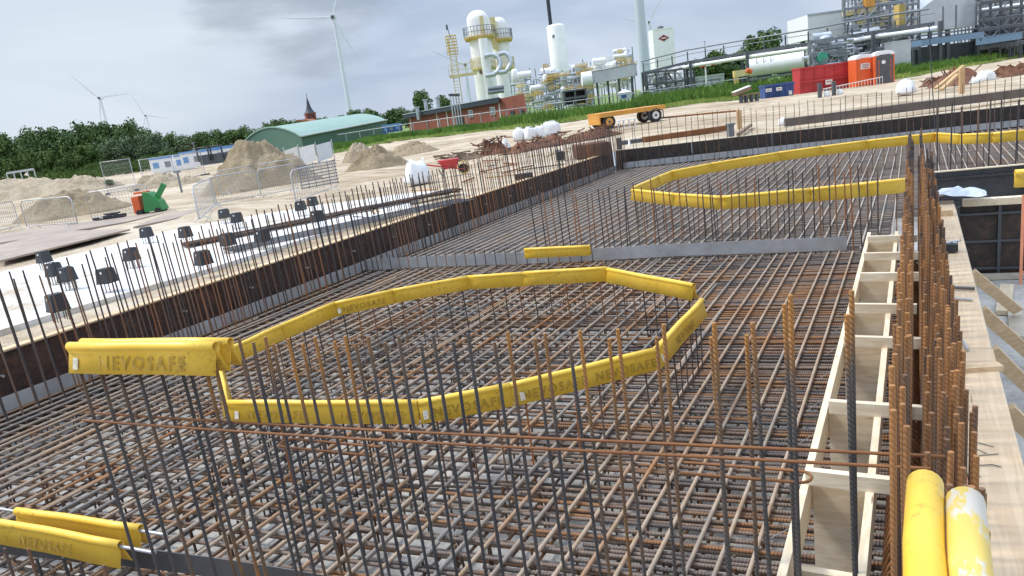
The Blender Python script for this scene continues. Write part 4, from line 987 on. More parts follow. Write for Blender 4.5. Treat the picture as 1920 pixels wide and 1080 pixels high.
# steel pile plates and beams behind the end wall
for a, c, z, hh, ww, mt_, lb in (((1206, 262), (1360, 240), .78, .22, .35, M_rust, 'rust red steel beam lying along the far end formwork'), ((1165, 268), (1210, 262), .75, .16, .3, M_dsteel, 'dark steel scrap at the corner of the pit'), ((1230, 222), (1380, 208), .85, .10, .25, M_rust, 'thin rusty beam lying behind the far starter bars'), ((1384, 252), (1408, 234), .8, .10, .12, M_wood_old, 'dark timber prop lying by the wooden post')):
    solo(MB().beam(G(*a, z), G(*c, z), ww, hh), 'steel_beam', mt_, lb, 'steel beam')
solo(MB().beam(G(1472, 230, .95), G(1935, 172, .95), .30, .30), 'steel_pipe_beam', paint('brown_primer', (.13, .105, .09), .2, .6), 'long straight brown steel beam lying behind the far end formwork', 'steel beam')
p = G(1468, 236, .72); solo(MB().lathe(p, [(.0, 0), (.16, 0), (.19, .1), (.14, .3), (.0, .34)], 12), 'white_sack', M_bag, 'small white sack at the left end of the long brown beam', 'sack')
p = G(1373, 290, .0); solo(MB().box(p + Vector((0, -.05, .55)), (.22, .22, 1.15), YAW).box(p + Vector((0, -.05, 1.16)), (.30, .30, .07), YAW), 'steel_column', M_steel, 'short square steel column standing at the far end formwork', 'steel column')
p = G(1183, 303, .02); solo(MB().lathe(p, [(.0, 0), (.13, 0), (.07, .12), (.07, .5), (.03, .9), (0, .92)], 12), 'plastic_spout', M_whitep, 'white plastic spout standing at the corner of the far mat', 'plastic pipe')
p = G(1162, 315, .0); solo(MB().box(p + Vector((0, .2, .5)), (.18, .18, 1.3), YAW), 'corner_post', M_dsteel, 'dark post at the far left corner of the pit', 'corner post')
for (px, py, sx_, sy_, sz_, mt_, lb) in ((983, 335, .55, .3, .14, M_black, 'flat black case lying behind the left formwork'), (1052, 300, .3, .3, .3, M_black, 'black bucket behind the left formwork'), (1110, 292, 1.3, 1.3, .45, M_rpile, 'brown steel plate stack near the pit corner')):
    p = G(px, py, .7); B = MB().box(p + Vector((0, 0, sz_ / 2)), (sx_, sy_, sz_), YAW).box(p + Vector((0, 0, sz_)), (sx_ * .9, sy_ * .9, .05), YAW); solo(B, 'site_case', mt_, lb, 'site gear')
rr = random.Random(12)
for k in range(26):
    px = rr.uniform(700, 1120); f = (px - 700) / 420; yb_ = 430 - 150 * f; p = G(px, yb_ - rr.uniform(15, 60) * (1 - .4 * f), .74); a = rr.uniform(0, 3); L = rr.uniform(.4, 2.0)
    e = p + Vector((math.cos(a), math.sin(a), 0)) * L
    solo(MB().beam(p, e, rr.uniform(.03, .12), .04), 'loose_plank', rr.choice([M_rust, M_post, M_wood_old, M_dsteel, M_wood]), 'loose board or bar lying on the sand behind the left formwork', 'loose board', 'loose boards behind the left formwork')
# red skip, blue skip, steel frame
def skip(p, W_, D_, H_, mat, name, lb, slope, ang):
    t = thing('skip', lb, 'skip', p, ang)
    b0 = .72
    B = MB(); x0, x1 = -W_ / 2, W_ / 2
    vs = [(x0 + slope, 0.25, .15), (x1 - slope * .4, .25, .15), (x1, 0, H_), (x0, 0, H_), (x0 + slope, D_ - .25, .15), (x1 - slope * .4, D_ - .25, .15), (x1, D_, H_), (x0, D_, H_)]
    B.add(vs, [(0, 1, 2, 3), (5, 4, 7, 6), (4, 0, 3, 7), (1, 5, 6, 2), (0, 4, 5, 1)]); B.build('skip_body', mat, t, world=False)
    MB().box((0, -.03, H_), (W_ + .1, .12, .14)).box((0, D_, H_), (W_ + .1, .12, .14)).box((x0, D_ / 2, H_), (.12, D_, .14)).box((x1, D_ / 2, H_), (.12, D_, .14)).build('rim', mat, t, world=False)
    for k in range(5): MB().prism([(x0 + slope + .25 + k * (W_ - slope * 1.6) / 4.6, .18, .2), (x0 + slope + .33 + k * (W_ - slope * 1.6) / 4.6, .18, .2), (x0 + .45 + k * (W_ - .6) / 4.4, -.06, H_ - .1), (x0 + .37 + k * (W_ - .6) / 4.4, -.06, H_ - .1)], (0, .08, 0)).build('rib', mat, t, world=False)
    MB().box((0, D_ / 2, H_ - .25), (W_ - .3, D_ - .2, .1)).build('load', M_dsteel, t, world=False)
    return t
p = at(1549, 174, 66); k = m(66); t = skip(p, 94 * k, 2.0, 50 * k, M_red, 'red', 'large red sloping-ended skip beside the orange toilet', .0, YAW - .04)
MB().box((0, -.06, 50 * k * .5), (94 * k, .10, .12)).build('middle_rim', M_red, t, world=False)
MB().box((.2, -.16, 50 * k * .38), (.6, .04, .42)).build('notice', M_signw, t, world=False); MB().box((.2, -.185, 50 * k * .40), (.42, .02, .05)).build('notice_line', M_emb, t, world=False)
for x in (-1.2, -.2): MB().box((x + .9, -.9, -.15), (.28, .28, 1.0)).build('support_block', M_dsteel, t, world=False)
p = at(1463, 187, 65); k = m(65); t = skip(p, 54 * k, 1.6, 28 * k, M_blue, 'blue', 'dark blue skip with white stickers left of the red one', .0, YAW - .02)
for x in (-1.0, -.1): MB().box((x, -.08, 28 * k * .72), (.5, .04, .28)).build('sticker', M_signw, t, world=False); MB().box((x, -.105, 28 * k * .72), (.34, .02, .05)).build('sticker_line', M_emb, t, world=False)
MB().box((.95, .1, .5), (.3, .04, .35)).build('sticker', M_signw, t, world=False)
p = at(1399, 192, 62); t = thing('steel_trestle', 'rusty brown steel trestle with a pale plate, left of the blue skip', 'trestle', p, YAW)
MB().box((-.35, 0, .95), (1.4, .9, .28), rm=Matrix.Rotation(-.25, 3, 'Y')).build('plate_stack', M_wood_old, t, world=False); MB().box((-.35, 0, 1.13), (1.4, .95, .06), rm=Matrix.Rotation(-.25, 3, 'Y')).build('top_plate', M_signw, t, world=False)
for x in (-.4, .0, .45, .9): MB().box((x, 0, .3), (.16, .6, .6)).build('leg', M_dsteel, t, world=False)
MB().box((.3, 0, .62), (1.5, .6, .12)).build('beam', M_wood_old, t, world=False)
p = at(1556, 188, 52); t = thing('pallet', 'pallet with white canisters and dark posts in front of the red skip', 'pallet', p, YAW)
MB().box((0, 0, .1), (2.4, .9, .14)).build('deck', M_wood_old, t, world=False)
for x in (-.7, .3): MB().box((x, 0, .7), (.22, .22, 1.1)).build('post', M_dsteel, t, world=False)
for x in (-.2, .75): MB().lathe((x, 0, .17), [(0, 0), (.2, 0), (.2, .35), (.06, .5), (0, .5)], 10).build('canister', M_whitep, t, world=False)
A_, C_ = at(1544, 176, 56), at(1655, 157, 60); t = thing('white_railing', 'pale steel railing in front of the red skip and orange toilet', 'railing', ((A_.x + C_.x) / 2, (A_.y + C_.y) / 2, A_.z))
MB().beam(A_ + Vector((0, 0, .35)), C_ + Vector((0, 0, .55)), .05, .06).build('top_rail', M_signw, t)
for k in range(20):
    q = A_.lerp(C_, k / 19); MB().box(q + Vector((0, 0, -.05 + .01 * k)), (.03, .03, .9 - .0 * k)).build('baluster', M_signw, t)
# portable toilets
def toilet(px, wpx, pyt, pyb, Z, mat, roof, door, lb, ang):
    W_, H_, p = pbox(px - wpx / 2, px + wpx / 2, pyt, pyb, Z); t = thing('portable_toilet', lb, 'portable toilet', p, ang)
    Hb = H_ * .86
    MB().box((0, W_ / 2, Hb / 2), (W_, W_, Hb)).build('cabin', mat, t, world=False)
    prof = [(W_ / 2 * math.cos(a) * 1.02, -.04, Hb - .02 + (H_ - Hb) * math.sin(a) ** .7) for a in np.linspace(0, math.pi, 13)]
    MB().prism(prof, (0, W_ + .08, 0)).build('roof', roof, t, world=False)
    d = MB().prism([(-W_ * .42, -.07, .12), (W_ * .42, -.07, .12), (W_ * .42, -.07, Hb * .93), (W_ * .25, -.07, Hb + .04), (-W_ * .25, -.07, Hb + .04), (-W_ * .42, -.07, Hb * .93)], (0, .05, 0)).build('door', door, t, world=False)
    for s_ in (-1, 1): MB().box((s_ * W_ * .30, -.085, Hb * .5), (.04, .04, Hb * .7)).build('door_rib', mat, d, world=False)
    MB().box((W_ * .34, -.1, Hb * .52), (.05, .05, .16)).build('handle', M_dsteel, d, world=False)
    return t, W_, Hb
t, W_, Hb = toilet(1622, 32, 103, 161, 64, M_orangep, M_whitep, M_orangep, 'orange portable toilet with a white rounded roof and a white sign', YAW)
MB().box((0, -.1, Hb * .72), (W_ * .55, .03, .48)).build('sign', M_signw, t, world=False)
for k in range(3): MB().box((0, -.12, Hb * .72 + .13 - k * .13), (W_ * (.42 - .08 * (k == 2)), .02, .045)).build('sign_line', M_emb if k else M_dsteel, t, world=False)
t, W_, Hb = toilet(1659, 34, 96, 158, 63, M_orangep, M_whitep, M_tarp, 'portable toilet with a dark grey door and a round white disc', YAW - .25)
MB().tube((-.1, -.12, Hb * .76), (-.1, -.09, Hb * .76), .16, 16).build('round_sign', M_signw, t, world=False)
for k in range(4): MB().beam((-.3 + .12 * k, -.09, Hb * .2 + .1 * k), (.1 + .08 * k, -.09, Hb * .45 + .05 * k), .02, .04).build('door_pattern', M_dsteel, t, world=False)
# ================================================================== big background structures
def drop(px, py, Z): a = at(px, py, Z); return a, Vector((a.x, a.y, .5))
# barn
t = thing('green_barn', 'long green barn with a pale green rounded roof', 'barn', (*at(560, 280, 100).to_tuple()[:2], .5))
gl, gr = at(457, 272, 112), at(564, 253, 96); far_ = at(724, 223, 128)
glb = Vector((gl.x, gl.y, 0)); grb = Vector((gr.x, gr.y, 0)); fv = Vector((far_.x - gr.x, far_.y - gr.y, far_.z - gr.z))
zz = (gl.z + gr.z) / 2; n = 14; arc = []
apex = at(533, 236, 103).z - zz + .1
for k in range(n + 1):
    f = k / n; q = glb.lerp(grb, f); arc.append(Vector((q.x, q.y, zz + apex * math.sin(math.pi * f) ** .8)))
B = MB().add([Vector((glb.x, glb.y, .3))] + arc + [Vector((grb.x, grb.y, .3))], [tuple(range(n + 3))]); B.build('gable_wall', M_shedw, t)
MB().add([Vector((grb.x, grb.y, .3)), arc[-1], arc[-1] + fv, Vector((grb.x + fv.x, grb.y + fv.y, .3))], [(0, 1, 2, 3)]).build('side_wall', M_shedw, t)
B = MB(); out_ = (grb - glb).normalized() * .3
for k in range(n): B.add([arc[k], arc[k + 1], arc[k + 1] + fv, arc[k] + fv], [(0, 1, 2, 3)], True)
B.add([arc[-1], arc[-1] + out_ - Vector((0, 0, .1)), arc[-1] + out_ + fv - Vector((0, 0, .1)), arc[-1] + fv], [(0, 1, 2, 3)]); B.build('roof', M_shedr, t)
B = MB()
for k in range(n): B.beam(arc[k] - fv.normalized() * .1, arc[k + 1] - fv.normalized() * .1, .12, .18)
B.build('gable_trim', M_shedr, t)
MB().tube(arc[-1] + out_ * 1.2, arc[-1] + out_ * 1.2 + fv, .12, 6).build('gutter', M_galv, t)
# church
a, bse = drop(575, 181, 330); k = m(330)
t = thing('church_tower', 'small brick church tower with a slate spire behind the barn', 'church tower', bse, YAW + .4)
hb = at(578, 214, 330).z - .5; hw = 9 * k * 1.0
MB().box((0, 0, hb / 2), (2 * hw, 2 * hw, hb)).build('brick_tower', M_brick, t, world=False)
hs = a.z - .5 - hb
MB().lathe((0, 0, hb), [(hw * 1.25, 0), (hw * .8, hs * .18), (hw * .45, hs * .4), (.05, hs)], 8).build('spire', M_navy, t, world=False)
MB().box((0, 0, hb + .2), (2.2 * hw, 2.2 * hw, .5)).build('cornice', M_brick, t, world=False)
for s_ in (-1, 1): MB().box((s_ * hw * .4, -hw - .05, hb * .85), (hw * .3, .3, 2.2)).build('belfry_opening', M_navy, t, world=False)
MB().tube((0, 0, hb + hs), (0, 0, hb + hs + 1.2), .12, 5).build('finial', M_dsteel, t, world=False)
p = at(566, 240, 310); solo(MB().prism([p + RT * -4, p + RT * 5, p + RT * 5 + Vector((0, 0, 1.5)), p + RT * 2 + Vector((0, 0, 3.4)), p + RT * -2 + Vector((0, 0, 3.4))], FW * 15), 'church_nave', paint('orange_roof', (.35, .12, .06), .2, .8), 'orange tiled church roof beside the brick tower', 'church roof')
# brick building
L0, L1, L2 = at(764, 216, 118), at(942, 184, 92), at(983, 178, 88)
ez = 3.95; t = thing('brick_building', 'low red brick plant building with a dark flat roof edge', 'building', (L1.x, L1.y, .5))
P0, P1, P2 = (Vector((q.x, q.y, .3)) for q in (L0, L1, L2)); bk = FW * 9
P0t, P1t = Vector((P0.x, P0.y, L0.z)), Vector((P1.x, P1.y, L1.z + .0))
z2 = at(983, 176, 88).z
B = MB().add([P0, P1, P1t, P0t, P0 + bk, P1 + bk, P1t + bk, P0t + bk], [(0, 1, 2, 3), (4, 7, 6, 5), (0, 3, 7, 4), (1, 5, 6, 2)]); B.build('wall', M_brick, t)
MB().add([P1, P2, Vector((P2.x, P2.y, z2)), Vector((P1.x, P1.y, z2 - .1)), P1 + bk, P2 + bk, Vector((P2.x, P2.y, z2)) + bk, Vector((P1.x, P1.y, z2 - .1)) + bk], [(0, 1, 2, 3), (4, 7, 6, 5), (0, 3, 7, 4), (1, 5, 6, 2), (3, 2, 6, 7)]).build('entrance_wall', M_brick, t)
ed = (P1t - P0t).normalized(); nn_ = Vector((ed.y, -ed.x, 0)).normalized()
MB().add([P0t - ed * .6 + nn_ * .5 - Vector((0, 0, .45)), P1t + nn_ * .5 - Vector((0, 0, .45)), P1t + nn_ * .5 + Vector((0, 0, .15)), P0t - ed * .6 + nn_ * .5 + Vector((0, 0, .15)), P0t - ed * .6 + bk - Vector((0, 0, .45)), P1t + bk - Vector((0, 0, .45)), P1t + bk + Vector((0, 0, .15)), P0t - ed * .6 + bk + Vector((0, 0, .15))], [(0, 1, 2, 3), (3, 2, 6, 7), (0, 4, 5, 1), (0, 3, 7, 4), (1, 5, 6, 2)]).build('roof', M_navy, t)
MB().beam(P0t - ed * .6 + nn_ * .52 + Vector((0, 0, .2)), P1t + nn_ * .52 + Vector((0, 0, .2)), .12, .1).build('roof_flashing', M_silver, t)
def onwall(f, z0, z1, w, name, mat, a=P0, c=P1, off=.06):
    q = a.lerp(c, f); dd_ = (c - a).normalized(); n_ = Vector((dd_.y, -dd_.x, 0)).normalized()
    return MB().beam(Vector((q.x, q.y, (z0 + z1) / 2)) - dd_ * w / 2 + n_ * off, Vector((q.x, q.y, (z0 + z1) / 2)) + dd_ * w / 2 + n_ * off, .12, z1 - z0).build(name, mat, t)
for f in (.03, .36, .47, .97): onwall(f, .3, 3.4, .12, 'downpipe', M_signw)
for f in (.71, .91): fr = onwall(f, 2.1, 3.1, 1.2, 'window', M_signw); onwall(f, 2.2, 3.0, 1.0, 'pane', M_glass, off=.13)
onwall(.60, .3, 2.5, 1.8, 'door', M_navy)
for f in (.40, .82): onwall(f, .3, 2.3, .9, 'door', M_navy, P1, P2)
for px, pt in ((797, 188), (820, 184), (782, 202)):
    a = at(px, pt, 112); MB().tube((a.x, a.y, a.z - 1.8), a, .28, 8).tube(a, a + Vector((0, 0, .15)), .42, 8).build('roof_vent', M_silver, t)
# row of vent pipes in front of the building
t = thing('vent_pipes', 'row of slim upright vent pipes in front of the brick building', 'pipes', (*at(853, 232, 98).to_tuple()[:2], .5))
for k in range(4):
    a = at(844 + 5 * k, 178, 96); MB().tube((a.x, a.y, .5), a, .09, 6).build('pipe', M_silver, t); MB().box(a, (.35, .25, .3)).build('pipe_head', M_dsteel, t)
# twin white process columns
Z = 140; k = m(Z)
def column(px, pyt, pyb, wpx, lb, seed, platf, dome=.55, ladder=None):
    a, bse = drop(px, pyt, Z + seed); kk = m(Z + seed); r = wpx * kk / 2
    t = thing('process_column', lb, 'process column', bse, YAW, 'white process columns'); Ht = a.z - .5
    MB().lathe((0, 0, 0), [(r * 1.08, 0), (r, 3), (r, Ht - r * dome)] + [(r * math.cos(q), Ht - r * dome + r * dome * math.sin(q)) for q in np.linspace(.2, 1.55, 7)], 28).build('vessel', M_white, t, world=False)
    for (pp, rr_, mat_) in platf:
        zz_ = at(px, pp, Z + seed).z - .5
        pf = MB().lathe((0, 0, zz_), [(r, -.5), (r * rr_ * .93, -.5), (r * rr_, 0), (r * rr_, .2), (r, .2)], 24).build('platform', mat_, t, world=False)
        B = MB()
        for q in range(30):
            aa = q * math.pi / 15; B.tube((r * rr_ * math.cos(aa), r * rr_ * math.sin(aa), zz_), (r * rr_ * math.cos(aa), r * rr_ * math.sin(aa), zz_ + 1.9), .06, 4)
        for zq in (1.0, 1.9): B.path([(r * rr_ * math.cos(q), r * rr_ * math.sin(q), zz_ + zq) for q in np.linspace(0, 2 * math.pi, 25)], .06, 4)
        B.build('railing', M_steel if mat_ is M_yst else M_ypale, pf, world=False)
    return t, r, Ht
t, r, Ht = column(893, 19, 190, 42, 'left and nearer of two tall white columns with ringed platforms', 0, ((70, 1.42, M_yst), (128, 1.12, M_ypale)), .9)
for x in (-.25, .35): MB().tube((r * x, -r * 1.02, Ht * .455), (r * x, -r * .86, Ht * .455), .5, 10).build('manhole', M_wood_old, t, world=False)
MB().box((r * .35, -r * .9, Ht * .86), (.7, .8, 3.0)).build('ladder_cage', M_ypale, t, world=False)
t, r2, Ht2 = column(932, 32, 185, 32, 'right and farther of two tall white columns, partly hidden', 6, ((75, 1.5, M_yst), (128, 1.35, M_ypale)), .9)
MB().box((-r2 * .6, -r2 * 1.1, Ht2 * .84), (1.1, .8, 6)).build('ladder_cage', M_ypale, t, world=False)
a = at(917, 95, Z - 1); b_ = at(919, 178, Z - 1); a.x, a.y = b_.x, b_.y
t = thing('riser_pipe', 'thick white riser pipe between the two white columns', 'pipe', (b_.x, b_.y, .5)); MB().tube((b_.x, b_.y, .5), (b_.x, b_.y, at(908, 75, Z).z), .85, 14).build('pipe', M_white, t)
for (x0, y0, x1, y1) in ((908, 103, 938, 118), (934, 100, 958, 112)):
    pts = [at(x0, y0 + 2, Z - 4), at((x0 + x1) / 2, y0 - 1, Z - 4), at(x1 - 4, y0 + 4, Z - 4), at(x1, y0 + 14, Z - 4), at(x1, y1 + 6, Z - 4), at(x1 - 5, y1 + 16, Z - 4), at((x0 + x1) / 2 + 2, y1 + 22, Z - 4), at(x0 + 2, y1 + 24, Z - 4)]
    sm = []
    for i in range(len(pts) - 1): sm += [pts[i], pts[i].lerp(pts[i + 1], .5)]
    MB().path(sm + [pts[-1]], .42, 8).build('bend_pipe', M_silver, t)
for py in (165, 172): MB().tube(at(915, py + 2, Z - 4), at(945, py - 2, Z - 4), .35, 8).build('cross_pipe', M_steel, t)
# ladder tower on the left of the columns
a, bse = drop(845, 72, Z - 2); t = thing('ladder_tower', 'slim yellow ladder tower with a cage left of the white columns', 'ladder tower', bse, YAW); Hh = a.z - .5
for x in (-.55, .55): MB().box((x, 0, Hh / 2), (.16, .16, Hh)).build('stile', M_ypale, t, world=False)
B = MB()
for q in range(26): B.box((0, 0, Hh * .1 + q * Hh * .9 / 26), (1.1, .12, .1))
B.build('rungs', M_ypale, t, world=False)

B = MB(); zc = Hh * .82
for q in range(7): B.path([(1.0 * math.cos(w2), 1.0 * math.sin(w2) - .2, zc + q * .55) for w2 in np.linspace(0, 6.28, 13)], .07, 4)
for q in range(6): B.tube((1.0 * math.cos(q), 1.0 * math.sin(q) - .2, zc), (1.0 * math.cos(q), 1.0 * math.sin(q) - .2, zc + 3.4), .07, 4)
B.build('upper_cage', M_yst, t, world=False)
B = MB(); zc = at(845, 143, Z - 2).z - .5
B.box((1.4, 0, zc), (5.2, 1.6, .45))
for q in range(11): B.tube((-1.2 + q * .52, -.8, zc), (-1.2 + q * .52, -.8, zc + 2.0), .06, 4)
for zq in (1.0, 2.0): B.tube((-1.2, -.8, zc + zq), (4, -.8, zc + zq), .07, 4)
B.build('walkway', M_ypale, t, world=False)
MB().tube((0, 0, Hh), (-.3, 0, Hh + 1.8), .07, 5).box((-.4, 0, Hh + 2.0), (.35, .3, .9)).build('flood_lamp', M_dsteel, t, world=False)
# black mast and white tanks
a, bse = drop(1024, -30, 170); solo(MB().tube(bse, a, .45, 8), 'black_mast', M_navy, 'thin black stack rising behind the white box tank', 'stack')
def cold_box(pxl, pxr, pyt, pyb, Z, lb, sq=False):
    W_, H_, p = pbox(pxl, pxr, pyt, pyb, Z); a = at((pxl + pxr) / 2 - 2, pyt, Z)
    t = thing('storage_tank', lb, 'tank', (a.x, a.y, .5), YAW); Ht = a.z - .5; r = W_ / 2
    if sq:
        MB().box((0, 0, Ht / 2), (2 * r, 2 * r, Ht)).box((0, -r - .02, Ht - .1), (2 * r * .96, .1, .2)).build('shell', M_white, t, world=False); MB().lathe((0, 0, Ht), [(r * .3, 0), (r * .3, .5), (0, .7)], 10).build('top_hatch', M_dsteel, t, world=False); return t, r, Ht
    MB().lathe((0, 0, 0), [(r, 0), (r, Ht - r * .25)] + [(r * math.cos(q), Ht - r * .25 + r * .25 * math.sin(q)) for q in np.linspace(.3, 1.57, 5)], 28).build('shell', M_white, t, world=False)
    return t, r, Ht
t, r, Ht = cold_box(1026, 1060, 45, 130, 160, 'tall plain white tank with a rounded top'); MB().tube((-r * .4, -r * .95, Ht - 2.6), (-r * .4, -r * .8, Ht - 2.6), .35, 8).build('port', M_steel, t, world=False)
t, r, Ht = cold_box(1221, 1260, 55, 115, 150, 'tall square white tank with a small dark red emblem', True)
B = MB()
B.prism([(-1.1, -r - .02, Ht - 1.9), (-.5, -r - .02, Ht - 1.55), (0, -r - .02, Ht - 1.25), (.5, -r - .02, Ht - 1.55), (1.1, -r - .02, Ht - 1.9), (.5, -r - .02, Ht - 2.2), (0, -r - .02, Ht - 2.5), (-.5, -r - .02, Ht - 2.2)], (0, -.06, 0)); B.build('emblem', M_emb, t, world=False)
MB().box((0, -r - .12, Ht - 1.88), (1.0, .05, .22)).build('emblem_bar', M_signw, t, world=False)
# near turbine tower (rotor out of the picture)
a = at(1188, -120, 270); b_ = at(1198, 182, 270); t = thing('turbine_tower', 'thick pale wind turbine tower cut off by the top of the picture', 'wind turbine', (a.x, a.y, .3))
MB().tube((a.x, a.y, .3), a, 2.15, 24, 1.5).build('tower', paint('near_turbine', (.50, .55, .62), .03, .4), t)
# wind turbines
def turbine(px, py, Z, R, angs, lb, towerpix=None):
    h = at(px, py, Z); t = thing('wind_turbine', lb, 'wind turbine', (h.x, h.y, .3), YAW, 'distant wind turbines')
    hz_ = h.z - .3; R_ = R * m(Z); s = R_ / 50
    MB().tube((0, 0, 0), (0, 0, hz_), 2.1 * s, 12, 1.3 * s).build('tower', M_turb, t, world=False)
    MB().box((0, 1.5 * s, hz_ + .3), (3.6 * s, 9 * s, 3.6 * s)).build('nacelle', M_turb, t, world=False); MB().tube((0, -5 * s, hz_), (0, -2.5 * s, hz_), 1.6 * s, 10, 1.9 * s).build('hub', M_dsteel, t, world=False)
    for a_ in angs:
        a_ = math.radians(a_); d = Vector((math.cos(a_), 0, math.sin(a_))); p_ = Vector((-math.sin(a_), 0, math.cos(a_))); c = Vector((0, -4 * s, hz_)); B = MB(); secs = []
        for f, wd in ((0, 1.0), (.08, 1.2), (.2, 2.6), (.5, 1.6), (.8, 1.0), (1, .25)):
            q = c + d * R_ * f; secs.append((q - p_ * wd * s * .3, q + Vector((0, .35 * s * (1.2 - f), 0)), q + p_ * wd * s * .7, q - Vector((0, .35 * s * (1.2 - f), 0))))
        vs = [v for s4 in secs for v in s4]; fs = []
        for i in range(5):
            for j in range(4): fs.append((i * 4 + j, i * 4 + (j + 1) % 4, (i + 1) * 4 + (j + 1) % 4, (i + 1) * 4 + j))
        B.add(vs, fs); B.build('blade', M_turb, t, world=False)
def ia(dx, dy):  # image direction -> blade angle, undoing the camera roll
    return math.degrees(math.atan2(-dy, dx)) - 7.6
turbine(625, 33, 700, 100, (ia(-95, 3), ia(30, -95), ia(53, 92)), 'large wind turbine whose hub stands near the top of the picture')
turbine(188, 184, 1050, 66, (ia(-53, -47), ia(66, -10), ia(-3, 66)), 'wind turbine above the left trees, blades spread wide')
turbine(274, 217, 1500, 46, (ia(-24, -42), ia(30, 3), ia(-10, 30)), 'small wind turbine right of the one above the left trees')
turbine(1216, 42, 1200, 55, (ia(25, -48), ia(-50, -5), ia(20, 50)), 'wind turbine behind the near turbine tower')
turbine(872, 122, 1100, 74, (ia(-70, -29), ia(60, -40), ia(5, 70)), 'wind turbine mostly hidden by the white columns, one blade showing')
turbine(24, 268, 1900, 36, (ia(28, -34), ia(-35, 5), ia(8, 35)), 'tiny wind turbine tip above the trees at the far left')
# process plant clutter
rr = random.Random(21)
def skid(px0, px1, pyt, pyb, Z, lb, mats, n, deck=None, slope=-.14, name='process_skid'):
    c = at((px0 + px1) / 2, pyb, Z); t = thing(name, lb, 'process plant', (c.x, c.y, .5)); k = m(Z)
    xm = (px0 + px1) / 2
    def Y(px, py): return py + slope * (px - xm)
    posts, pipes = MB(), MB()
    nx = max(3, int((px1 - px0) / 7))
    for i in range(nx + 1):
        px = px0 + (px1 - px0) * i / nx; a = at(px, Y(px, pyt + rr.uniform(0, (pyb - pyt) * .4)), Z + rr.uniform(-1, 3)); posts.box((a.x, a.y, (a.z + .4) / 2), (.14, .14, a.z - .4), YAW)
    for i in range(int(n * 2)):
        py = rr.uniform(pyt + (pyb - pyt) * .2, pyb); pa_ = rr.uniform(px0, px1 - 10); pb2 = min(px1, pa_ + rr.uniform(10, 40)); dz = rr.uniform(-2, 4)
        pipes.tube(at(pa_, Y(pa_, py), Z + dz), at(pb2, Y(pb2, py), Z + dz), rr.uniform(.06, .2), 7)
        if rr.random() < .6: pipes.tube(at(pb2, Y(pb2, py), Z + dz), at(pb2, Y(pb2, py) , Z + dz) - Vector((0, 0, rr.uniform(.6, 2.5))), rr.uniform(.05, .15), 7)
    for i in range(max(2, n // 5)):
        px = rr.uniform(px0 + 5, px1 - 5); py = rr.uniform(pyt, pyb - (pyb - pyt) * .3); a = at(px, Y(px, py), Z + rr.uniform(-1, 3)); r = rr.uniform(.3, .75)
        ves = MB()
        if rr.random() < .5: ves.lathe(a - Vector((0, 0, 1)), [(0, -1.2), (r, -1), (r, 1), (r * .7, 1.3), (0, 1.4)], 12)
        else: ves.tube(a - RT * 1.1, a + RT * 1.1, r * .8, 12)
        ves.build('vessel', mats[3], t)
    for i in range(n // 3):
        py = rr.uniform(pyt, pyb - 4); pa_ = rr.uniform(px0, px1 - 12); pb2 = pa_ + rr.uniform(8, 26)
        rails = MB()
        for o_ in (0, 2.2, 4.2): rails.tube(at(pa_, Y(pa_, py + o_), Z - 2), at(pb2, Y(pb2, py + o_), Z - 2), .05, 4)
        for q in range(5): px = pa_ + (pb2 - pa_) * q / 4; rails.tube(at(px, Y(px, py), Z - 2), at(px, Y(px, py + 6), Z - 2), .05, 4)
        rails.beam(at(pa_, Y(pa_, py + 6.4), Z - 2), at(pb2, Y(pb2, py + 6.4), Z - 2), .5, .14)
        rails.build('railing', mats[2], t)
    posts.build('steel_frame', mats[0], t); pipes.build('pipework', mats[1], t);
    return t
skid(955, 1000, 130, 205, 125, 'small cluster of pale pipes and rails right of the brick building', (M_steel, M_silver, M_ypale, M_white), 26)
skid(995, 1050, 118, 205, 118, 'pipe skid with yellow railings left of the engine-like unit', (M_steel, M_silver, M_yst, M_white), 34)
skid(1040, 1110, 120, 200, 112, 'dense process unit with bright yellow ladders and rails', (M_steel, M_silver, M_yst, M_silver), 40)
skid(1085, 1180, 105, 165, 128, 'group of white vessels and pipes behind the silver duct', (M_steel, M_white, M_signw, M_white), 46)
skid(1155, 1185, 88, 150, 122, 'yellow platform tower just left of the near turbine tower', (M_steel, M_silver, M_yst, M_white), 22)
skid(1210, 1300, 128, 185, 108, 'grey cabinets and pipes under the left end of the pipe bridge', (M_steel, M_silver, M_steel, M_signw), 34)
skid(1515, 1600, 66, 130, 88, 'tangle of grey pipes behind the toilets', (M_steel, M_silver, M_steel, M_silver), 60)
skid(1590, 1700, 40, 125, 90, 'dense grey pipework under the pipe bridge above the toilets', (M_dsteel, M_silver, M_steel, M_silver), 80)
skid(1590, 1690, -20, 60, 96, 'upper pipework with faded yellow rails at the top right', (M_steel, M_silver, M_ypale, M_steel), 46)
skid(1830, 1930, 20, 92, 90, 'dark grey pipework at the right picture edge', (M_dsteel, M_steel, M_steel, M_galvd), 80)
skid(1790, 1930, -25, 25, 98, 'grey pipework above the silver shed at the top right', (M_steel, M_silver, M_steel, M_silver), 50)
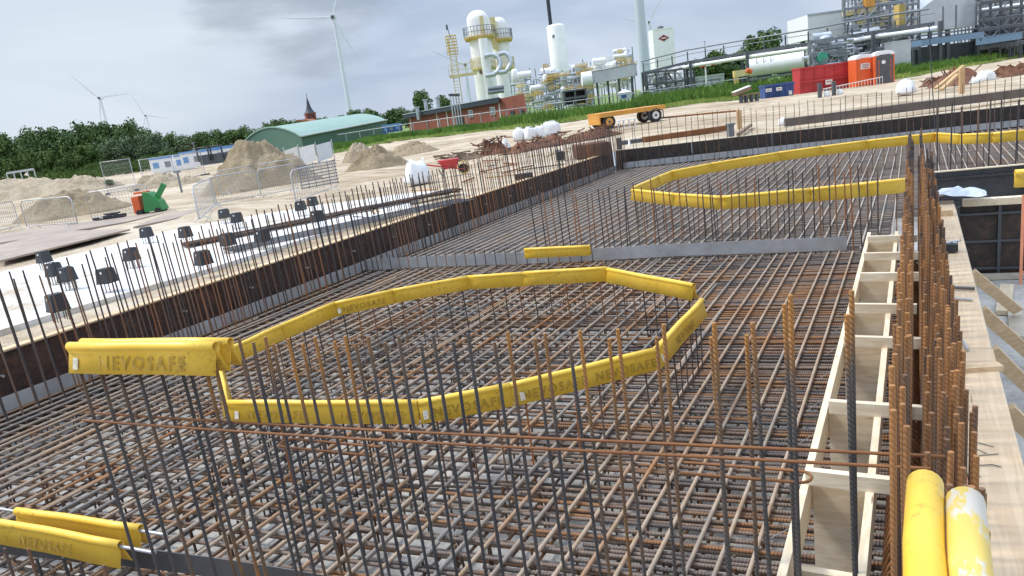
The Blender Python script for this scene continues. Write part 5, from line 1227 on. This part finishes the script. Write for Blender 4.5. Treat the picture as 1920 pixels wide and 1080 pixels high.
# dark engine unit and silver duct
W_, H_, p = pbox(1058, 1103, 170, 196, 104); t = thing('engine_unit', 'dark box-shaped unit standing under the yellow railings', 'engine unit', p, YAW)
MB().box((0, 1, H_ * .5), (W_, 2, H_ * .16)).box((0, 1, H_), (W_, 2, .2)).build('frame', M_dsteel, t, world=False)
for x in (-.45, .0, .45): MB().box((x * W_, 1, H_ * .5), (.25, 1.9, H_)).build('column', M_dsteel, t, world=False)
MB().box((0, 1.8, H_ * .5), (W_ * .9, .1, H_ * .9)).build('back_panel', M_black, t, world=False)
a, c = at(1110, 147, 106), at(1192, 131, 104); t = thing('air_duct', 'long silver clad duct on legs left of the near turbine tower', 'duct', (*((a + c) / 2).to_tuple()[:2], .5))
MB().beam(a, c, 2.5, 1.55).build('duct_body', M_silver, t); MB().beam(a + Vector((0, 0, .82)), c + Vector((0, 0, .82)), 2.7, .08).build('duct_flange', M_steel, t)
for f in (.1, .35, .6, .9): q = a.lerp(c, f); MB().box((q.x, q.y, q.z / 2), (.22, .22, q.z - .4)).build('leg', M_dsteel, t)
a = at(1100, 148, 105); solo(MB().tube(a - RT * .7, a + RT * .7, 1.0, 14), 'drum', M_white, 'white drum at the left end of the silver duct', 'drum')
# pipe bridge
t = thing('pipe_bridge', 'long grey pipe bridge with a white pipe and railings crossing to the right', 'pipe bridge', (*at(1480, 130, 92).to_tuple()[:2], .5))
nodes = [(1207, 137, 108), (1290, 117, 104), (1395, 100, 98), (1516, 82, 92), (1628, 62, 88), (1752, 44, 84)]
nw = [at(*q) for q in nodes]
for i in range(len(nw) - 1):
    a, c = nw[i], nw[i + 1]
    MB().beam(a, c, .5, .35).build('girder', M_dsteel, t); MB().tube(a - Vector((0, 0, .55)) - FW * .6, c - Vector((0, 0, .55)) - FW * .6, .25, 10).build('white_pipe', M_whitep, t)
    MB().tube(a + Vector((0, 0, 1.1)), c + Vector((0, 0, 1.1)), .05, 5).build('handrail', M_steel, t); MB().tube(a + Vector((0, 0, 1.7)) + FW, c + Vector((0, 0, 1.7)) + FW, .1, 6).build('thin_pipe', M_steel, t)
    for f in (0, .33, .66): q = a.lerp(c, f); MB().box(q + Vector((0, 0, .7)), (.14, .14, 1.5), YAW).build('stanchion', M_dsteel, t)
for i, q in enumerate(nw):
    if i in (4,): pass
    for o_ in (-1.1, .9): MB().box((q.x + FW.x * o_, q.y + FW.y * o_, (q.z + .4) / 2), (.34, .34, q.z - .4 + .3), YAW).build('pier', M_dsteel, t)
for (x0, y0, x1, y1, Z_) in ((1247, 128, 1272, 168, 106), (1596, 72, 1562, 118, 90), (1594, 72, 1640, 118, 90), (1655, 66, 1628, 105, 88), (1240, 150, 1262, 168, 106)):
    MB().beam(at(x0, y0, Z_), at(x1, y1, Z_), .22, .22).build('brace', M_steel, t)
p = at(1541, 108, 86); solo(MB().tube(p - FW * .3, p + FW * .3, .62, 18), 'green_disc', paint('green_cover', (.06, .33, .22), .1, .5), 'round green cover among the pipes above the red skip', 'cover')
# white tanker / buildings right middle
for (x0, x1, yt, yb_, Z_, lb, mt_) in ((1296, 1360, 142, 160, 118, 'low pale building with a grey roof left of the white tank wagon', M_silver),):
    W_, H_, p = pbox(x0, x1, yt, yb_, Z_); t = thing('tank_wagon' if mt_ is M_whitep else 'low_building', lb, 'tank wagon' if mt_ is M_whitep else 'building', p, YAW + .1)
    MB().box((0, 1.5, H_ * .45), (W_, 3, H_ * .9)).build('body', mt_, t, world=False); MB().box((0, 1.5, H_ * .95), (W_ * 1.02, 3.3, H_ * .14)).build('roof', M_silver, t, world=False)
    MB().box((0, -.04, H_ * .5), (W_ * .8, .06, .2)).build('stripe', M_emb if x0 == 1438 else M_steel, t, world=False)
    for q in range(4): MB().box((-W_ * .35 + q * W_ * .23, -.1, H_ * .3), (.1, .1, H_ * .6)).build('post', M_steel, t, world=False)
a, c = at(1402, 129, 104), at(1514, 113, 100); t = thing('tank_wagon', 'long white tank wagon with a walkway ladder below the pipe bridge', 'tank wagon', (*((a + c) / 2).to_tuple()[:2], .5))
MB().tube(a, c, 1.25, 18).build('tank', M_whitep, t); MB().beam(a - Vector((0, 0, 1.5)), c - Vector((0, 0, 1.5)), 1.6, .3).build('chassis', M_steel, t)
for f in (.08, .2, .8, .92): q = a.lerp(c, f) - Vector((0, 0, 2.0)); MB().tube(q - FW * .8, q + FW * .8, .45, 12).build('wheel', M_dsteel, t)
for f in (.1, .22, .34): q = a.lerp(c, f) - FW * 1.3; MB().box(q + Vector((0, 0, .6)), (.08, .08, 2.6), YAW).build('ladder_post', M_silver, t)
MB().beam(a.lerp(c, .08) - FW * 1.35 + Vector((0, 0, 1.9)), a.lerp(c, .4) - FW * 1.35 + Vector((0, 0, 1.9)), .08, .08).build('handrail', M_silver, t)
q0_, q1_ = a.lerp(c, .55) - FW * 1.26, a.lerp(c, .78) - FW * 1.26; MB().beam(q0_ + Vector((0, 0, .25)), q1_ + Vector((0, 0, .25)), .04, .14).build('stripe', M_emb, t)
a, c = at(1313, 124, 112), at(1362, 114, 112); t = thing('level_crossing_arm', 'red and white striped barrier arm left of the pipe bridge pier', 'barrier arm', (*((a + c) / 2).to_tuple()[:2], .5))
for q in range(5): MB().beam(a.lerp(c, q / 5), a.lerp(c, (q + 1) / 5), .3, .45).build('stripe', M_red if q % 2 == 0 else M_signw, t)
MB().box((a.x + .6, a.y + .6, a.z / 2), (.2, .2, a.z)).build('post', M_signw, t)
p = at(1395, 150, 96); t = thing('yellow_skid', 'pale yellow machine with an orange hose left of the blue skip', 'machine', p, YAW)
MB().box((0, .5, .9), (2.2, 1, .8)).build('body', M_ypale, t, world=False); MB().box((-.9, .3, .4), (.5, .5, 1.8)).build('column', M_yst, t, world=False); MB().tube((.4, -.1, 1.2), (1.0, -.1, .9), .3, 8).build('hose', M_orangep, t, world=False)
# small blue/white tank by the turbine
W_, H_, p = pbox(1163, 1186, 168, 186, 100); t = thing('water_tank', 'small tent-topped tank with a blue patch before the turbine tower', 'tank', p, YAW)
MB().box((0, 1, H_ * .35), (W_, 2, H_ * .7)).build('body', M_silver, t, world=False); MB().lathe((0, 1, H_ * .7), [(W_ * .62, 0), (0, H_ * .35)], 4).build('cover', M_signw, t, world=False); MB().box((-.3, -.04, H_ * .35), (W_ * .4, .06, H_ * .4)).build('patch', M_blue, t, world=False)
# white box building, steel tower, silver shed at the top right
W_, H_, p = pbox(1516, 1580, 22, 66, 100); p2 = Vector((p.x, p.y, .5)); Hh = at(1548, 24, 100).z - .5
t = thing('white_hall', 'plain white box building at the top right behind the pipe bridge', 'building', p2, YAW - .05); zb_ = at(1548, 70, 100).z - .5; MB().box((0, 4, (Hh + zb_) / 2), (W_, 8, Hh - zb_)).build('cladding', M_whitep, t, world=False); MB().box((-W_ * .35, 4, zb_ / 2), (.5, .5, zb_)).build('leg', M_dsteel, t, world=False); MB().box((W_ * .35, 4, zb_ / 2), (.5, .5, zb_)).build('leg', M_dsteel, t, world=False); MB().box((0, -.03, Hh - .05), (W_ + .1, .1, .25)).build('roof_edge', M_silver, t, world=False)
t = thing('steel_tower', 'open grey steel tower with braces and a faded yellow floor at the top right', 'steel structure', (*at(1635, 60, 94).to_tuple()[:2], .5))
for px in (1581, 1612, 1640, 1688, 1700):
    a = at(px, -25, 94 + (px % 3)); MB().box((a.x, a.y, (a.z + .5) / 2), (.35, .35, a.z - .5), YAW).build('column', M_steel, t)
for (x0, y0, x1, y1, mt_, th) in ((1580, 27, 1640, 17, M_ypale, .5), (1638, 12, 1695, 3, M_steel, .35), (1580, 58, 1640, 50, M_steel, .25), (1640, 40, 1700, 30, M_steel, .3), (1640, 14, 1690, 30, M_silver, .2), (1690, 4, 1642, 34, M_silver, .2), (1580, 4, 1620, -2, M_steel, .1), (1636, 52, 1700, 42, M_steel, .3)):
    MB().beam(at(x0, y0, 94), at(x1, y1, 94), th, th * 1.1).build('beam', mt_, t)
MB().box(at(1690, 45, 90), (1.2, 1.2, 4.5), YAW).build('yellow_lift', M_yst, t); MB().box(at(1629, 6, 92), (1.2, .8, .9), YAW).build('orange_box', M_orange, t)
def lattice(lb, x0, x1, y0, y1, nx, ny, Z, mats, seed):
    r_ = random.Random(seed); c = at((x0 + x1) / 2, y1, Z); t = thing('steel_lattice', lb, 'steel structure', (c.x, c.y, .5)); xm = (x0 + x1) / 2
    Y = lambda px, py: py - .13 * (px - xm)
    for i in range(nx + 1):
        px = x0 + (x1 - x0) * i / nx
        a = at(px, Y(px, y0), Z); MB().box((a.x, a.y, (a.z + .5) / 2), (.22, .22, a.z - .5), YAW).build('column', mats[0], t)
    for j in range(ny + 1):
        py = y0 + (y1 - y0) * j / ny
        MB().beam(at(x0, Y(x0, py), Z), at(x1, Y(x1, py), Z), .2, .28).build('beam', mats[0], t)
        MB().tube(at(x0, Y(x0, py - 3.5), Z), at(x1, Y(x1, py - 3.5), Z), .045, 4).build('handrail', mats[1], t)
    for i in range(nx):
        for j in range(ny):
            xa, xb = x0 + (x1 - x0) * i / nx, x0 + (x1 - x0) * (i + 1) / nx; ya, yb_ = y0 + (y1 - y0) * j / ny, y0 + (y1 - y0) * (j + 1) / ny; q = r_.random()
            if q < .4: MB().beam(at(xa, Y(xa, ya), Z + .3), at(xb, Y(xb, yb_), Z + .3), .1, .12).build('brace', mats[1], t)
            elif q < .7: MB().beam(at(xa, Y(xa, yb_), Z + .3), at(xb, Y(xb, ya), Z + .3), .1, .12).build('brace', mats[1], t)
lattice('open steel frame with crossing braces rising behind the toilets', 1582, 1712, -12, 96, 6, 5, 92, (M_steel, M_silver), 1)
lattice('dark steel frame at the far right edge behind the grass', 1838, 1935, 0, 84, 5, 5, 86, (M_dsteel, M_steel), 2)
lattice('tall thin scaffold left of the silver shed', 1700, 1722, -20, 92, 2, 8, 87, (M_steel, M_silver), 3)
lattice('steel frame with braces under the pipe bridge above the red skip', 1518, 1585, 74, 124, 4, 2, 86, (M_steel, M_silver), 4)
lattice('steel frame under the left end of the pipe bridge', 1212, 1300, 132, 176, 5, 2, 104, (M_dsteel, M_steel), 5)
# silver shed
kz = 88; c0, c1 = at(1722, 62, kz), at(1832, 48, kz); top0, top1 = at(1722, 22, kz), at(1830, 4, kz); apx = at(1765, -2, kz)
t = thing('silver_shed', 'grey panelled shed with a gabled roof raised on a dark frame at the top right', 'building', (*((c0 + c1) / 2).to_tuple()[:2], .5))
MB().prism([c0, c1, Vector((c1.x, c1.y, top1.z)), Vector(((c0.x + c1.x) / 2, (c0.y + c1.y) / 2, apx.z + 1.0)), Vector((c0.x, c0.y, top0.z))], FW * 6).build('cladding', M_silver, t)
for f in (.02, .42, .64, .98): q = c0.lerp(c1, f) - FW * .06; MB().box(q + Vector((0, 0, 1.3)), (.1, .08, 2.7), YAW).build('panel_joint', M_steel, t)
for f in (0, .5, 1): q = c0.lerp(c1, f); MB().box((q.x, q.y, q.z / 2), (.4, .4, q.z), YAW).build('leg', M_dsteel, t)
for o_ in (.35, .8, 1.2): MB().beam(c0 - Vector((0, 0, o_)) - FW * .1, c1 - Vector((0, 0, o_)) - FW * .1, .4, .2).build('floor_beam', M_steel if o_ != .8 else M_dsteel, t)
MB().beam(at(1718, 82, 84), at(1835, 66, 84), 2.0, .65).build('blue_base', paint('light_blue_panel', (.17, .27, .38), .1, .5), t)
a, c = at(1840, 78, 86), at(1905, 68, 86); solo(MB().beam(a, c, 2, .7).beam(a + Vector((0, 0, .4)), c + Vector((0, 0, .4)), 2.1, .06), 'blue_container', paint('light_blue_panel', (.17, .27, .38), .1, .5), 'light blue container at the far right behind the grass', 'container')
for (x0, y0, x1, y1, rr_) in ((1832, 22, 1925, 8, .3), (1840, 32, 1925, 20, .12)): solo(MB().tube(at(x0, y0, 88), at(x1, y1, 88), rr_, 10), 'plant_pipe', M_whitep if rr_ > .2 else M_steel, ('thick white pipe' if rr_ > .2 else 'thin grey pipe') + ' running out of the picture at the top right', 'pipe')
# grey storage wall behind grass right
a, c = at(1690, 110, 92), at(1935, 82, 92); solo(MB().beam(a, c, .3, 2.2), 'plant_wall', M_steel, 'low grey wall behind the grass below the silver shed', 'wall')
a = at(1683, 108, 84); solo(MB().box(a, (2.2, 1.5, 3.4), YAW).box(a + Vector((0, 0, 1.75)), (2.3, 1.6, .12), YAW), 'blue_grey_cabinet', M_silver, 'blue grey cabinet just right of the dark grey toilet', 'cabinet')
# long perimeter fence along the verge
t = thing('perimeter_fence', 'long thin wire fence running along the verge in front of the plant', 'fence', (*at(1000, 225, 85).to_tuple()[:2], .6))
fp = [(600, 262, 108), (700, 246, 100), (800, 231, 92), (900, 217, 86), (1000, 203, 84), (1100, 190, 84), (1200, 177, 84), (1300, 163, 84), (1400, 150, 86), (1690, 98, 90), (1800, 76, 92), (1940, 52, 95)]
fw_ = [at(px, py - 4, Z_) for px, py, Z_ in fp]
for i in range(len(fw_) - 1):
    if i == 8: continue
    a, c = fw_[i], fw_[i + 1]; MB().tube(a, c, .045, 5).build('top_wire', M_galv, t)
    for q in range(4):
        p = a.lerp(c, q / 4); MB().tube((p.x, p.y, .6), p + Vector((0, 0, .05)), .05, 5).build('post', M_galv, t)
# ================================================================== trees
def crown_mesh(seed, mat, n=3400, flat=1.0, leaf=.16):
    rr = random.Random(seed); B = MB(); cl = []
    for _ in range(16):
        a = rr.uniform(0, 6.28); r = rr.uniform(0, .34) ; z = rr.uniform(.16, .86); w = (1 - abs(z - .5) * .8)
        cl.append((Vector((math.cos(a) * r * w * 1.15, math.sin(a) * r * w * 1.15, z)), rr.uniform(.13, .24)))
    for _ in range(n):
        c, r = rr.choice(cl); d = Vector((rr.gauss(0, 1), rr.gauss(0, 1), rr.gauss(0, 1))).normalized() * r * rr.uniform(.55, 1.08)
        p = c + d; p.z = max(.08, p.z); s = leaf * rr.uniform(.14, .32)
        nrm = (d.normalized() + Vector((rr.gauss(0, .5), rr.gauss(0, .5), rr.gauss(0, .5) + .3))).normalized(); x = nrm.orthogonal().normalized(); y = nrm.cross(x); t_ = rr.uniform(0, 6)
        u1 = x * math.cos(t_) + y * math.sin(t_); v1 = nrm.cross(u1)
        B.add([p - u1 * s, p + v1 * s * .7, p + u1 * s, p - v1 * s * .6 + nrm * s * .3], [(0, 1, 2, 3)])
    me = B.build('crown', mat); d_ = me.data; bpy.data.objects.remove(me); return d_
CR = [crown_mesh(1, M_leaf), crown_mesh(2, M_leaf), crown_mesh(3, M_leaf2), crown_mesh(4, M_leaf3), crown_mesh(5, M_leaf)]
tm = MB(); tm.tube((0, 0, 0), (0, 0, .5), .025, 7, .012)
for q in range(5): a = q * 1.3; tm.tube((0, 0, .2 + q * .06), (math.cos(a) * .22, math.sin(a) * .22, .5 + q * .06), .012, 5, .004)
TR = tm.build('trunk', M_bark); TRd = TR.data; bpy.data.objects.remove(TR)
def tree(px, pyt, Z, wpx, kind, lb, grp=None):
    a = at(px, pyt, Z); hgt = a.z - .5; W = wpx * m(Z)
    t = thing('tree', lb, 'tree', (a.x, a.y, .5), random.uniform(0, 6), grp); t.scale = (W, W, hgt * 1.06)
    c = bpy.data.objects.new('crown', CR[kind]); link(c, t); k_ = bpy.data.objects.new('trunk', TRd); link(k_, t)
    return t
G1 = 'dark trees along the left horizon'
for px, py, w, kd, Z in ((-10, 255, 60, 0, 135), (22, 252, 60, 1, 138), (52, 250, 55, 4, 135), (85, 243, 60, 0, 140), (118, 238, 60, 1, 138), (150, 238, 55, 4, 140), (182, 233, 55, 0, 138), (212, 229, 60, 1, 140), (240, 233, 50, 4, 138), (262, 246, 44, 0, 142)):
    tree(px, py, Z, w * 1.25, kd, 'dark dense tree in the tall wood at the left', G1)
for px, py, w in ((205, 262, 50), (232, 258, 55), (262, 256, 50), (292, 252, 46)): tree(px, py, 128, w, 2, 'grey-green willow-like tree before the left wood', 'grey-green trees at the left')
for px, py, w in ((85, 285, 55), (155, 275, 60), (20, 300, 50), (120, 300, 50), (190, 300, 46), (230, 295, 46), (270, 296, 50), (305, 285, 40)): tree(px, py, 118, w, 3, 'bright green low tree at the front of the left wood', 'low bright trees at the left')
for px, py, w, kd in ((318, 254, 44, 4), (345, 256, 44, 2), (372, 250, 44, 0), (398, 240, 40, 1), (425, 246, 46, 0), (455, 241, 46, 4), (480, 238, 40, 1)): tree(px, py, 150, w * 1.2, kd, 'tree in the lower tree line left of the green barn', 'tree line left of the barn')
for px, py, w, kd in ((522, 225, 44, 0), (548, 222, 44, 1), (500, 234, 30, 4), (604, 222, 34, 0), (636, 214, 36, 1), (662, 208, 40, 0), (690, 208, 44, 4), (716, 210, 40, 1), (742, 204, 40, 0), (764, 208, 36, 2)): tree(px, py, 190, w * 1.2, kd, 'dark tree behind the green barn', 'trees behind the barn')
for px, py, w, kd, lb in ((790, 172, 50, 0, 'large round dark tree behind the brick building, left'), (826, 175, 44, 1, 'large round dark tree behind the brick building, right')): tree(px, py, 165, w, kd, lb)
for px, py, w, kd, lb in ((1432, 60, 74, 0, 'tall dark tree rising above the pipe bridge'), (1480, 80, 60, 1, 'dark tree right of the tallest one at the pipe bridge'), (1395, 95, 66, 4, 'dark tree left of the tallest one at the pipe bridge'), (1340, 100, 60, 3, 'mid green tree below the pipe bridge, left'), (1305, 118, 50, 4, 'low dark tree at the left pier of the pipe bridge'), (1370, 118, 60, 0, 'low dark tree under the middle of the pipe bridge'), (1512, 92, 50, 3, 'green tree behind the pier above the red skip')): tree(px, py, 150, w * 1.15, kd, lb)
for px, py, w, lb in ((205, 350, 26, 'small dark bush on the pale sand heap'), (100, 348, 30, 'low weeds on the sand heap at left'), (12, 320, 40, 'low bush by the guard rail')):
    p = G(px, py, .7); Z = -(RM.transposed() @ (p - Vector((0, 0, CH)))).z; t = thing('bush', lb, 'bush', (p.x, p.y, .7), 0); W = w * m(Z); t.scale = (W, W, W * .5)
    c = bpy.data.objects.new('foliage', CR[3]); link(c, t)

B = MB(); rr = random.Random(77)
for _ in range(16000):
    px = rr.uniform(-60, 560); Z = rr.uniform(104, 128); base = at(px, 325 - .131 * px, Z); h = .7 + 1.8 * abs(noise.noise(Vector((base.x * .12, base.y * .12, 0)))) + (.4 if px < 330 else 0)
    p = Vector((base.x, base.y, .5 + rr.random() ** .7 * h)); a = rr.uniform(0, 6.28); s_ = rr.uniform(.12, .32); dx = Vector((math.cos(a), math.sin(a), rr.uniform(-.4, .4))) * s_; dz = Vector((rr.uniform(-.3, .3), rr.uniform(-.3, .3), 1)) * s_
    B.add([p - dx, p - dz * .6, p + dx, p + dz], [(0, 1, 2, 3)])
tag(B.build('undergrowth', M_leaf3), 'dense green undergrowth along the foot of the left trees', 'undergrowth', kind='stuff')
